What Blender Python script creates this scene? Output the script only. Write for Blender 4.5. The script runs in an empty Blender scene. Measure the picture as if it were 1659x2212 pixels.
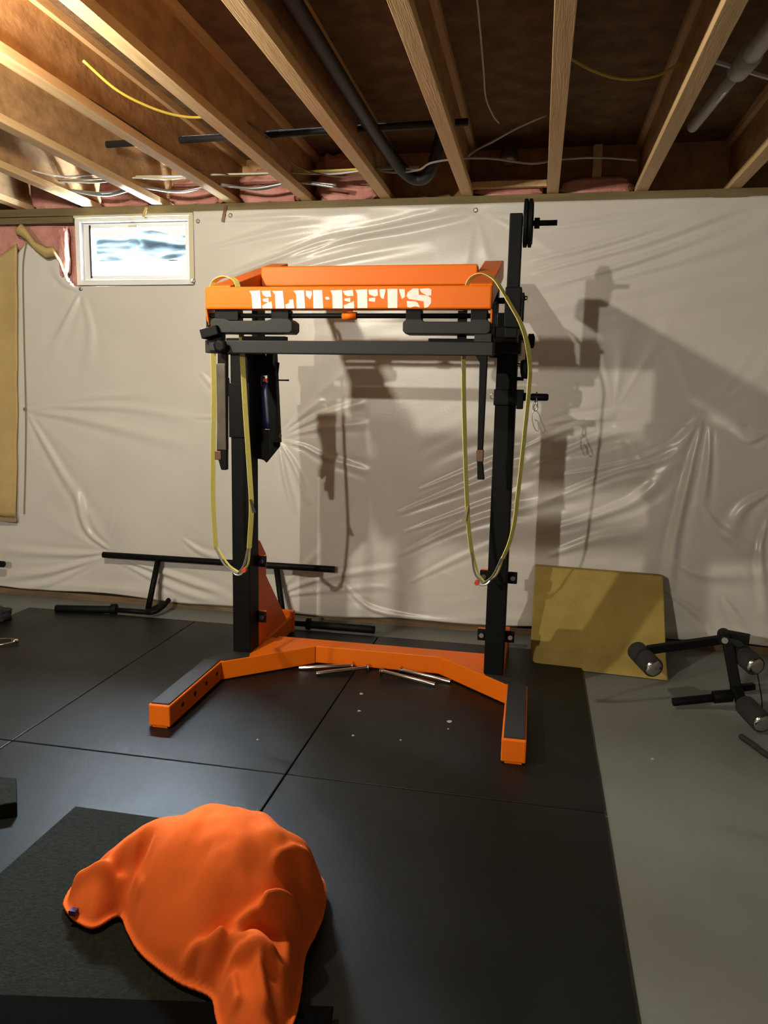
import bpy, bmesh, math, random
import numpy as np
from mathutils import Vector, Matrix, noise
random.seed(7)
scn = bpy.context.scene
C = scn.collection

# ------------------------------------------------------------ camera, world, exposure
cd = bpy.data.cameras.new('camera'); cam = bpy.data.objects.new('camera', cd); C.objects.link(cam)
cd.sensor_fit = 'VERTICAL'; cd.sensor_height = 36.0; cd.lens = 36.0 * 1643.27 / 2212.0; cd.clip_start = 0.05
right = Vector((0.98016528, 0.1971347, 0.02034529)); down = Vector((0.05009972, -0.14714821, -0.98784484)); fwd = Vector((-0.19174472, 0.96927051, -0.15410596))
m = Matrix.Identity(4)
for i in range(3):
    m[i][0] = right[i]; m[i][1] = -down[i]; m[i][2] = -fwd[i]
m[0][3], m[1][3], m[2][3] = 0.0, -4.690, 1.485
cam.matrix_world = m
scn.camera = cam
scn.view_settings.view_transform = 'Standard'; scn.view_settings.look = 'None'
scn.view_settings.gamma = 1.0; scn.view_settings.use_curve_mapping = False
scn.view_settings.exposure = 0.0
W = bpy.data.worlds.new('daylight'); scn.world = W; W.use_nodes = True
W.node_tree.nodes['Background'].inputs[0].default_value = (0.70, 0.86, 1.0, 1)
W.node_tree.nodes['Background'].inputs[1].default_value = 560.0
LAMP_A = dict(loc=(-1.77, -7.3, 2.50), power=500, col=(1.0, 0.93, 0.79))
FILL_B = dict(loc=(0.60, -8.6, 2.55), power=35, col=(1.0, 0.95, 0.84))  # added fill, raises the ambient level softly
LAMP_C = dict(loc=(-1.84, -2.65, 2.58), power=165, col=(1.0, 0.91, 0.74))
pl = bpy.data.lights.new('window_daylight', 'AREA'); pl.shape = 'RECTANGLE'; pl.size = 0.72; pl.size_y = 0.34
pl.energy = 1.0; pl.cycles.is_portal = True
po = bpy.data.objects.new('window_daylight', pl); C.objects.link(po)
po.location = (-2.61, 0.22, 2.37); po.rotation_euler = (math.radians(-90), 0, 0)

# ------------------------------------------------------------ materials
def mat(name, col, rough=0.5, metal=0.0, spec=0.5, noise_amt=0.0, noise_scale=20, col2=None, bump=0.0, bump_scale=60, stretch=(1, 1, 1), coat=0.0, rough_var=0.0, detail=6, emit=None, estr=0, contrast=None):
    M = bpy.data.materials.new(name); M.use_nodes = True
    nt = M.node_tree; b = nt.nodes['Principled BSDF']; N = nt.nodes.new; Lk = nt.links.new
    b.inputs['Base Color'].default_value = (*col, 1); b.inputs['Roughness'].default_value = rough
    b.inputs['Metallic'].default_value = metal; b.inputs['Specular IOR Level'].default_value = spec
    b.inputs['Coat Weight'].default_value = coat
    if emit: b.inputs['Emission Color'].default_value = (*emit, 1); b.inputs['Emission Strength'].default_value = estr
    tc = N('ShaderNodeTexCoord'); mp = N('ShaderNodeMapping'); mp.inputs['Scale'].default_value = stretch
    Lk(tc.outputs['Object'], mp.inputs['Vector'])
    if col2 is not None:
        n = N('ShaderNodeTexNoise'); n.inputs['Scale'].default_value = noise_scale; n.inputs['Detail'].default_value = detail
        Lk(mp.outputs[0], n.inputs['Vector'])
        r = N('ShaderNodeValToRGB'); lo, hi = contrast or (0.35, 0.68)
        r.color_ramp.elements[0].position = lo; r.color_ramp.elements[1].position = hi
        r.color_ramp.elements[0].color = (*col, 1); r.color_ramp.elements[1].color = (*col2, 1)
        Lk(n.outputs['Fac'], r.inputs['Fac']); Lk(r.outputs[0], b.inputs['Base Color'])
    if rough_var:
        n2 = N('ShaderNodeTexNoise'); n2.inputs['Scale'].default_value = noise_scale * .6
        Lk(mp.outputs[0], n2.inputs['Vector'])
        mr = N('ShaderNodeMapRange'); mr.inputs['From Min'].default_value = .3; mr.inputs['From Max'].default_value = .7
        mr.inputs['To Min'].default_value = rough - rough_var; mr.inputs['To Max'].default_value = rough + rough_var
        Lk(n2.outputs['Fac'], mr.inputs['Value']); Lk(mr.outputs[0], b.inputs['Roughness'])
    if bump:
        n3 = N('ShaderNodeTexNoise'); n3.inputs['Scale'].default_value = bump_scale; n3.inputs['Detail'].default_value = 5
        Lk(mp.outputs[0], n3.inputs['Vector'])
        bp = N('ShaderNodeBump'); bp.inputs['Strength'].default_value = bump; bp.inputs['Distance'].default_value = 0.01
        Lk(n3.outputs['Fac'], bp.inputs['Height']); Lk(bp.outputs[0], b.inputs['Normal'])
    return M
M_orange = mat('orange_paint', (0.72, 0.145, 0.006), 0.42, spec=0.15, coat=0.0, bump=0.02, bump_scale=300)
M_black = mat('black_powder_coat', (0.004, 0.004, 0.004), 0.55, spec=0.12, bump=0.05, bump_scale=400)
M_grey = mat('charcoal_powder_coat', (0.016, 0.017, 0.017), 0.55, spec=0.25, bump=0.06, bump_scale=300)
M_rubber = mat('black_rubber', (0.012, 0.012, 0.012), 0.7, bump=0.15, bump_scale=300)
M_foamblk = mat('black_foam', (0.014, 0.014, 0.014), 0.9, bump=0.3, bump_scale=250)
M_chrome = mat('chrome', (0.75, 0.73, 0.70), 0.18, metal=1.0)
M_steel = mat('brushed_steel', (0.62, 0.60, 0.57), 0.32, metal=1.0, bump=.05)
M_osb = mat('osb_web', (0.46, 0.26, 0.11), 0.75, col2=(0.30, 0.155, 0.06), noise_scale=14, stretch=(1, .6, 1), bump=0.3, bump_scale=40)
M_lvl = mat('flange_lumber', (0.70, 0.48, 0.25), 0.65, col2=(0.58, 0.37, 0.17), noise_scale=6, stretch=(6, .35, 6), bump=0.15, bump_scale=30)
M_sub = mat('osb_subfloor', (0.20, 0.115, 0.05), 0.85, col2=(0.105, 0.055, 0.022), noise_scale=9, bump=0.4, bump_scale=40)
M_sill = mat('treated_lumber', (0.20, 0.15, 0.065), 0.8, col2=(0.13, 0.09, 0.04), noise_scale=5, stretch=(.4, 4, 4), bump=.2)
M_plate = mat('weathered_plate', (0.20, 0.13, 0.065), 0.8, col2=(0.10, 0.065, 0.035), noise_scale=7, stretch=(.6, 4, 4), bump=.2)
M_pink = mat('pink_fibreglass', (0.62, 0.30, 0.25), 0.95, col2=(0.46, 0.19, 0.15), noise_scale=9, bump=0.8, bump_scale=50)
M_kraft = mat('kraft_facing', (0.52, 0.38, 0.16), 0.7, col2=(0.44, 0.31, 0.12), noise_scale=4, bump=0.1, bump_scale=20)
M_kraftdk = mat('kraft_hem', (0.26, 0.20, 0.12), 0.8)
M_sheet = mat('poly_sheet', (0.65, 0.625, 0.575), 0.30, spec=0.5, col2=(0.60, 0.572, 0.520), noise_scale=1.3, bump=0.05, bump_scale=90, detail=2)
M_conc = mat('grey_painted_concrete', (0.160, 0.172, 0.160), 0.5, col2=(0.135, 0.147, 0.137), noise_scale=2.5, bump=0.06, bump_scale=60, rough_var=.06)
M_concw = mat('concrete', (0.30, 0.29, 0.27), 0.9, col2=(0.24, 0.23, 0.21), noise_scale=3, bump=.2)
M_mat = mat('mat_rubber', (0.0050, 0.0056, 0.0050), 0.44, spec=0.18, col2=(0.0075, 0.0083, 0.0075), noise_scale=3.5, bump=0.06, bump_scale=220, rough_var=.05)
M_mat2 = mat('textured_mat_rubber', (0.004, 0.005, 0.003), 0.8, spec=0.12, col2=(0.011, 0.013, 0.007), noise_scale=60, bump=0.4, bump_scale=130)
M_strap = mat('yellow_webbing', (0.62, 0.56, 0.16), 0.7, col2=(0.54, 0.48, 0.13), noise_scale=120, bump=.3, bump_scale=500)
M_strapgr = mat('grey_webbing', (0.22, 0.21, 0.16), 0.75, bump=.3, bump_scale=400)
M_foam = mat('yellow_foam', (0.38, 0.28, 0.075), 0.95, col2=(0.30, 0.215, 0.05), noise_scale=6, bump=0.4, bump_scale=160)
M_white = mat('white_vinyl', (0.78, 0.78, 0.75), 0.4)
M_letter = mat('white_decal', (0.80, 0.76, 0.70), 0.45, col2=(0.72, 0.67, 0.60), noise_scale=40)
M_wire = mat('white_cable', (0.50, 0.48, 0.43), 0.5)
M_wirey = mat('yellow_cable', (0.62, 0.47, 0.07), 0.5)
M_pvc = mat('white_pvc', (0.62, 0.62, 0.60), 0.4, col2=(.5, .5, .48), noise_scale=5)
M_blackpipe = mat('black_pipe', (0.012, 0.012, 0.013), 0.55)
M_red = mat('red_plastic', (0.50, 0.055, 0.03), 0.4)
M_blue = mat('dark_blue_cylinder', (0.008, 0.010, 0.05), 0.4)
M_tape = mat('yellowed_tape', (0.62, 0.56, 0.40), 0.4)
M_cloth = mat('orange_jersey', (0.88, 0.165, 0.030), 0.9, spec=0.15, col2=(0.80, 0.145, 0.024), noise_scale=5, bump=0.12, bump_scale=500)
M_purple = mat('purple_tag', (0.05, 0.02, 0.16), 0.6)
M_flake = mat('pale_chip', (0.42, 0.40, 0.33), 0.8)
M_wall = mat('block_wall', (0.17, 0.155, 0.135), 0.9, col2=(.14, .13, .11), noise_scale=2)
M_out = mat('pale_concrete_pad', (0.0092, 0.0094, 0.0090), 0.9, spec=0.0, col2=(0.0076, 0.0084, 0.0086), noise_scale=1.2)
M_bush = mat('frosted_scrub', (0.0052, 0.0066, 0.0071), 0.9, spec=0.0, col2=(0.0064, 0.0076, 0.0078), noise_scale=3.0, bump=.6, bump_scale=8)
M_fence = mat('tan_siding', (0.0056, 0.0047, 0.0033), 0.9, spec=0.0, col2=(.0045, .0040, .0028), noise_scale=3)
M_worn = mat('worn_steel', (0.095, 0.082, 0.055), 0.5, metal=.4, col2=(0.05, 0.045, 0.03), noise_scale=12)
M_shade = mat('painted_shade', (0.002, 0.002, 0.002), 0.95, spec=0.05)  # near-black colour standing in for the dark shade on the near floor
M_brown = mat('brown_bronze', (0.12, 0.06, 0.03), 0.5, metal=.3)
M_duct = mat('galvanised', (0.45, 0.45, 0.44), 0.4, metal=.9)
def glass_mat():
    M = bpy.data.materials.new('window_glass'); M.use_nodes = True; nt = M.node_tree; nt.nodes.clear()
    o = nt.nodes.new('ShaderNodeOutputMaterial'); mx = nt.nodes.new('ShaderNodeMixShader'); t = nt.nodes.new('ShaderNodeBsdfTransparent'); g = nt.nodes.new('ShaderNodeBsdfGlossy')
    g.inputs['Roughness'].default_value = .02; mx.inputs[0].default_value = .06
    nt.links.new(t.outputs[0], mx.inputs[1]); nt.links.new(g.outputs[0], mx.inputs[2]); nt.links.new(mx.outputs[0], o.inputs[0]); return M
M_glass = glass_mat()
def bulb_mat():
    return mat('bulb_glow', (1, .9, .75), .5, emit=(1, .78, .5), estr=12)
M_bulb = bulb_mat()

# ------------------------------------------------------------ mesh helpers (world coordinates)
class MB:
    def __init__(s): s.v = []; s.f = []; s.smooth = []
    def add(s, vs, fs, sm=False):
        n = len(s.v); s.v += [tuple(map(float, q)) for q in vs]; s.f += [tuple(i + n for i in f) for f in fs]; s.smooth += [sm] * len(fs); return s
    def box(s, a, b):
        x0, y0, z0 = a; x1, y1, z1 = b
        return s.add([(x0, y0, z0), (x1, y0, z0), (x1, y1, z0), (x0, y1, z0), (x0, y0, z1), (x1, y0, z1), (x1, y1, z1), (x0, y1, z1)],
                     [(0, 3, 2, 1), (4, 5, 6, 7), (0, 1, 5, 4), (1, 2, 6, 5), (2, 3, 7, 6), (3, 0, 4, 7)])
    def beam(s, p, q, w, h, up=(0, 0, 1), off=0.0):
        "rectangular bar from p to q, w across and h along up"
        p, q = Vector(p), Vector(q); d = (q - p).normalized(); u = Vector(up); sd = d.cross(u).normalized(); u = sd.cross(d).normalized()
        vs = []
        for e in (p, q):
            for a, b in ((-1, -1), (1, -1), (1, 1), (-1, 1)): vs.append(e + sd * (a * w / 2) + u * (b * h / 2 + off))
        return s.add(vs, [(0, 1, 2, 3), (7, 6, 5, 4), (0, 4, 5, 1), (1, 5, 6, 2), (2, 6, 7, 3), (3, 7, 4, 0)])
    def cyl(s, p, q, r, n=24, r2=None):
        p, q = Vector(p), Vector(q); d = (q - p).normalized(); a = d.orthogonal().normalized(); b = d.cross(a); r2 = r if r2 is None else r2
        vs = [p + (a * math.cos(t) + b * math.sin(t)) * r for t in [2 * math.pi * i / n for i in range(n)]]
        vs += [q + (a * math.cos(t) + b * math.sin(t)) * r2 for t in [2 * math.pi * i / n for i in range(n)]]
        s.add(vs, [(i, (i + 1) % n, n + (i + 1) % n, n + i) for i in range(n)], True)
        k = len(s.v) - 2 * n
        s.f += [tuple(k + i for i in reversed(range(n))), tuple(k + n + i for i in range(n))]; s.smooth += [False, False]
        return s
    def lathe(s, p, q, prof, n=28):
        "profile [(t along 0..len, r)] about axis p->q"
        p, q = Vector(p), Vector(q); d = (q - p).normalized(); a = d.orthogonal().normalized(); b = d.cross(a); vs = []; fs = []
        for t, r in prof:
            for i in range(n):
                th = 2 * math.pi * i / n; vs.append(p + d * t + (a * math.cos(th) + b * math.sin(th)) * max(r, 1e-4))
        for j in range(len(prof) - 1):
            for i in range(n): fs.append((j * n + i, j * n + (i + 1) % n, (j + 1) * n + (i + 1) % n, (j + 1) * n + i))
        s.add(vs, fs, True)
        k = len(s.v) - len(prof) * n
        s.f += [tuple(k + i for i in reversed(range(n))), tuple(k + (len(prof) - 1) * n + i for i in range(n))]; s.smooth += [False, False]
        return s
    def prism(s, pts, ext):
        "closed polygon of 3D points extruded by vector"
        n = len(pts); e = Vector(ext); P = [Vector(q) for q in pts]
        return s.add(P + [q + e for q in P], [tuple(reversed(range(n))), tuple(range(n, 2 * n))] + [(i, (i + 1) % n, n + (i + 1) % n, n + i) for i in range(n)])
    def tube(s, pts, r, n=10, closed=False, sub=6):
        P = smooth_path(pts, sub, closed); m_ = len(P); vs = []; fs = []; a = None
        for i, c in enumerate(P):
            t = (P[(i + 1) % m_] - P[i - 1]) if closed else (P[min(i + 1, m_ - 1)] - P[max(i - 1, 0)])
            t.normalize()
            if a is None: a = t.orthogonal().normalized()
            a = (a - t * a.dot(t)).normalized(); b = t.cross(a)
            for k in range(n):
                th = 2 * math.pi * k / n; vs.append(c + (a * math.cos(th) + b * math.sin(th)) * r)
        for i in range(m_ if closed else m_ - 1):
            j = (i + 1) % m_
            for k in range(n): fs.append((i * n + k, i * n + (k + 1) % n, j * n + (k + 1) % n, j * n + k))
        if not closed: fs += [tuple(reversed(range(n))), tuple((m_ - 1) * n + k for k in range(n))]
        return s.add(vs, fs, True)
    def ribbon(s, pts, w, t, wdir, sub=8):
        P = smooth_path(pts, sub, False); vs = []; fs = []; m_ = len(P)
        for i, c in enumerate(P):
            tg = (P[min(i + 1, m_ - 1)] - P[max(i - 1, 0)]).normalized()
            wd = Vector(wdir); wd = (wd - tg * wd.dot(tg)).normalized(); nn = tg.cross(wd)
            for a, b in ((-1, -1), (1, -1), (1, 1), (-1, 1)): vs.append(c + wd * (a * w / 2) + nn * (b * t / 2))
        for i in range(m_ - 1):
            for k in range(4): fs.append((i * 4 + k, i * 4 + (k + 1) % 4, i * 4 + 4 + (k + 1) % 4, i * 4 + 4 + k))
        fs += [(3, 2, 1, 0), tuple((m_ - 1) * 4 + k for k in range(4))]
        return s.add(vs, fs)
    def build(s, name, material, parent=None, bevel=0.0, label=None):
        me = bpy.data.meshes.new(name); base = Vector((0, 0, 0))
        if parent is not None:
            q = parent
            while q is not None: base = base + q.location; q = q.parent
            vs = [tuple(Vector(v) - base) for v in s.v]
        else:
            a = np.array(s.v); base = Vector(((a[:, 0].min() + a[:, 0].max()) / 2, (a[:, 1].min() + a[:, 1].max()) / 2, a[:, 2].min()))
            vs = [tuple(Vector(v) - base) for v in s.v]
        me.from_pydata(vs, [], s.f)
        me.polygons.foreach_set('use_smooth', s.smooth)
        bm = bmesh.new(); bm.from_mesh(me); bmesh.ops.recalc_face_normals(bm, faces=bm.faces)
        if bevel:
            es = [e for e in bm.edges if len(e.link_faces) == 2 and e.calc_face_angle(0) > .5]
            bmesh.ops.bevel(bm, geom=es, offset=bevel, segments=2, profile=.5, affect='EDGES', clamp_overlap=True)
        bm.to_mesh(me); bm.free()
        me.materials.append(material)
        o = bpy.data.objects.new(name, me); C.objects.link(o)
        if parent is None: o.location = base
        else: o.parent = parent
        if label: o['label'] = label
        return o
def smooth_path(pts, sub, closed):
    P = [Vector(p) for p in pts]
    if len(P) == 2 and not closed: return P
    out = []; n = len(P); rng = range(n if closed else n - 1)
    for i in rng:
        p1 = P[i]; p2 = P[(i + 1) % n]
        p0 = P[i - 1] if (closed or i > 0) else p1 * 2 - p2
        p3 = P[(i + 2) % n] if (closed or i + 2 < n) else p2 * 2 - p1
        for k in range(sub):
            t = k / sub
            out.append(0.5 * ((2 * p1) + (p2 - p0) * t + (2 * p0 - 5 * p1 + 4 * p2 - p3) * t * t + (3 * p1 - p0 - 3 * p2 + p3) * t ** 3))
    if not closed: out.append(P[-1])
    return out
def tag(o, label, cat, group=None, kind=None):
    o['label'] = label; o['category'] = cat
    if group: o['group'] = group
    if kind: o['kind'] = kind
    return o
def struct(o): o['kind'] = 'structure'; return o
def thing(name, label, cat, loc=(0, 0, 0), group=None):
    o = bpy.data.objects.new(name, None); C.objects.link(o); o.location = loc; o.empty_display_size = .1
    return tag(o, label, cat, group)

# ------------------------------------------------------------ room shell
X0, X1, YB = -6.0, 3.6, -11.5
JZ = 2.634; JT = 2.934
struct(MB().box((X0 - .2, YB - .2, -.15), (X1 + .2, .45, 0)).build('floor', M_conc))
struct(MB().box((X0 - .2, YB - .2, JT), (X1 + .2, .45, JT + .02)).build('ceiling', M_sub))
wb = MB()   # concrete wall with the window hole
wx0, wx1, wz0, wz1 = -3.04, -2.20, 2.145, 2.585
wb.box((X0 - .2, .10, 0), (wx0, .20, 2.545)); wb.box((wx1, .10, 0), (X1 + .2, .20, 2.545)); wb.box((wx0, .10, 0), (wx1, .20, wz0))
struct(wb.build('wall_back', M_wall))
struct(MB().box((X0 - .2, YB, 0), (X0, .10, JT)).build('wall_left', M_wall))
struct(MB().box((X1, YB, 0), (X1 + .2, .10, JT)).build('wall_right', M_wall))
struct(MB().box((X0 - .2, YB - .2, 0), (X1 + .2, YB, JT)).build('wall_front', M_wall))
struct(MB().box((X0, -.012, 2.586), (X1, .10, 2.634)).build('trim_1', M_sill, bevel=.002))          # sill plate
struct(MB().box((X0, .006, 2.545), (wx0 - .002, .10, 2.585)).build('trim_2', M_sill, bevel=.002))      # second plate left of the window
struct(MB().box((X0, .0, 0.0), (X1, .10, .045)).build('trim_3', M_plate, bevel=.002))            # bottom plate
struct(MB().box((X0 - .2, .16, 2.586), (X1 + .2, .20, JT)).build('trim_4', M_osb))                  # rim board
struct(MB().box((X0 - .2, .10, 2.545), (wx0, .20, 2.586)).box((wx1, .10, 2.545), (X1 + .2, .20, 2.586)).build('trim_5', M_sill))

# ------------------------------------------------------------ lamps
def lamp(P, label, drop_to):
    x, y, z = P['loc']
    t = thing('pendant_lamp', label, 'lamp', (x, y, drop_to - .01))
    MB().cyl((x, y, drop_to), (x, y, z + .10), .004, 8).build('cord', M_wire, t)
    MB().cyl((x, y, z + .10), (x, y, z + .045), .018, 16).build('socket', M_white, t)
    MB().lathe((x, y, z + .05), (x, y, z - .05), [(0, .012), (.02, .016), (.04, .026), (.06, .03), (.08, .024), (.09, .01)], 16).build('bulb', M_bulb, t)
    ld = bpy.data.lights.new('bulb_light', 'POINT'); ld.energy = P['power']; ld.color = P['col']; ld.shadow_soft_size = .035
    lo = bpy.data.objects.new('bulb_light', ld); C.objects.link(lo); lo.parent = t; lo.location = (0, 0, z - .085 - (drop_to - .01))
lamp(LAMP_A, 'bare bulb hanging from the joists far behind the squat machine, nearer the middle', JZ + .02)
t = thing('added_fill_panel', 'added unseen white fill light panel under the joists at the rear of the basement', 'lamp', (FILL_B['loc'][0], FILL_B['loc'][1], 2.59))  # unseen panel added for soft ambient fill
bx_, by_, bz_ = FILL_B['loc']
MB().box((bx_ - .65, by_ - .17, 2.585), (bx_ + .65, by_ + .17, 2.632)).build('housing', M_white, t, bevel=.004)
MB().box((bx_ - .62, by_ - .14, 2.578), (bx_ + .62, by_ + .14, 2.5845)).build('diffuser', M_bulb, t)
ld = bpy.data.lights.new('fill_light', 'AREA'); ld.shape = 'RECTANGLE'; ld.size = 1.24; ld.size_y = .28; ld.energy = FILL_B['power']; ld.color = FILL_B['col']
lo = bpy.data.objects.new('fill_light', ld); C.objects.link(lo); lo.parent = t; lo.location = (0, 0, -.018); lo.rotation_euler = (math.radians(12), 0, 0)
lamp(LAMP_C, 'bare bulb hanging low from the joists left in front of the window', JZ + .02)

# ------------------------------------------------------------ joists
jnames = {-8: 'wooden I-joist just out past the left end of the ceiling', -7: 'short visible I-joist end at the far upper left corner', -6: 'wooden I-joist ending at the sill left of the window, second from the left',
          -5: 'wooden I-joist ending above the right half of the window', -4: 'brightly lamp-lit I-joist running above and just right of the window',
          -3: 'wooden I-joist right of the yellow cable, ending over the left side of the machine', -2: 'wooden I-joist ending above the middle of the orange frame, left of the black hose',
          -1: 'wooden I-joist left of the short blocking board, right of the black hose', 0: 'wooden I-joist seen straight on, meeting the sill beside the raised weight plates',
          1: 'wooden I-joist leaning right, between the weight plates and the white pipe', 2: 'wooden I-joist whose end shows at the upper right corner past the white pipe', 3: 'wooden I-joist beyond the right edge past the white pipe'}
for k in range(-8, 4):
    x = .02 + k * .488
    t = thing('ceiling_joist', jnames[k], 'joist', (x, -5.7, JZ), 'wooden I-joists under the subfloor')
    MB().box((x - .033, YB, JZ), (x + .033, .155, JZ + .038)).build('bottom_flange', M_lvl, t, bevel=.002)
    MB().box((x - .006, YB, JZ + .038), (x + .006, .155, JT - .038)).build('web', M_osb, t)
    MB().box((x - .033, YB, JT - .038), (x + .033, .155, JT - .001)).build('top_flange', M_lvl, t)
# pink batts stuffed over the sill in each bay
def blob(name, cx, cy, cz, sx, sy, sz, m_, seed, amp=.25, res=28, top=None):
    vs = []; fs = []
    for i in range(res + 1):
        for j in range(res):
            th = math.pi * i / res; ph = 2 * math.pi * j / res
            d = Vector((math.sin(th) * math.cos(ph), math.sin(th) * math.sin(ph), math.cos(th)))
            d = Vector([math.copysign(abs(c) ** .55, c) for c in d])
            k = 1 + amp * noise.noise(d * 2.1 + Vector((seed, seed * 1.7, 0))) + amp * .4 * noise.noise(d * 6 + Vector((0, seed, 3)))
            vs.append((cx + d.x * sx * k, cy + d.y * sy * k, cz + d.z * sz * k))
    for i in range(res):
        for j in range(res): fs.append((i * res + j, i * res + (j + 1) % res, (i + 1) * res + (j + 1) % res, (i + 1) * res + j))
    return MB().add(vs, fs, True).build(name, m_)
bays = [(-7, .16, 'in the darkest bay left of the window'), (-6, .11, 'right above the window between the joists'), (-5, .08, 'just right of the window, under the silver cables'),
        (-4, .10, 'in the bay over the orange frame left end'), (-3, .10, 'in the bay left of the black hose'), (-1, .05, 'behind the short blocking board'), (0, .045, 'in the bay right of the weight plates')]
for k, h, w in bays:
    x = .02 + (k + .5) * .488
    tag(blob('insulation_batt', x, .040, JZ + h * .9, .185, .045, h, M_pink, k * 3.3 + 5), 'pink fibreglass batt stuffed over the sill ' + w, 'insulation', 'pink batts stuffed over the sill')
tag(blob('insulation_batt', -1.26, .09, 2.80, .10, .06, .12, M_pink, 9.1), 'small pink batt wedged high in the bay beside the silver cables', 'insulation', 'pink batts stuffed over the sill')

# ------------------------------------------------------------ window and outside
t = bpy.data.objects.new('window_1', None); C.objects.link(t); t.location = (-2.62, .06, wz0); struct(t)
def rectframe(x0, x1, z0, z1, w, y0, y1, wl=None):
    wl = wl or w; b = MB()
    b.box((x0, y0, z0), (x0 + wl, y1, z1)); b.box((x1 - w, y0, z0), (x1, y1, z1)); b.box((x0 + wl, y0, z0), (x1 - w, y1, z0 + w)); b.box((x0 + wl, y0, z1 - w), (x1 - w, y1, z1)); return b
rectframe(-3.035, -2.205, 2.15, 2.583, .035, .015, .14).build('window_frame', M_white, t, bevel=.003)
rectframe(-2.995, -2.245, 2.188, 2.545, .03, .05, .11, .05).build('window_sash', M_white, t, bevel=.003)
MB().box((-2.953, .046, 2.20), (-2.940, .052, 2.535)).build('track_seal', M_blackpipe, t)
MB().box((-2.935, .085, 2.215), (-2.275, .089, 2.516)).build('pane', M_glass, t)
MB().box((-2.66, .03, 2.512), (-2.60, .05, 2.525)).build('latch', M_tape, t)
MB().box((-3.03, -.004, 2.572), (-2.195, .02, 2.588)).build('top_tape', M_tape, t)
MB().box((-2.225, .0, 2.16), (-2.195, .014, 2.585)).build('side_tape', M_tape, t)
struct(MB().prism([(-10, .42, 2.0), (-10, .42, 2.06), (-10, 5.0, 3.18), (-10, 14, 3.20), (-10, 14, 2.0)], (14, 0, 0)).build('ground', M_out))
nx, nz = 110, 26; vs = []; fs = []
for i in range(nx + 1):
    for j in range(nz + 1):
        x = -9 + 9 * i / nx; h = j / nz
        q = noise.noise(Vector((x * 1.6, h * 3, 1))) + .5 * noise.noise(Vector((x * 5, h * 8, 4)))
        vs.append((x, 4.9 + .5 * h + .30 * q, 3.12 + (.46 + .10 * noise.noise(Vector((x * 1.2, 0, 9)))) * h))
for i in range(nx):
    for j in range(nz): a = i * (nz + 1) + j; fs.append((a, a + nz + 1, a + nz + 2, a + 1))
tag(MB().add(vs, fs, True).build('scrub_bank', M_bush), 'pale blue-grey scrubby bank seen outside through the small window', 'bushes', kind='stuff')
tag(MB().box((-10, 7.2, 3.18), (3, 7.35, 5.4)).build('fence', M_fence), 'tan board fence high behind the scrub outside the window', 'fence')

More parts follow.
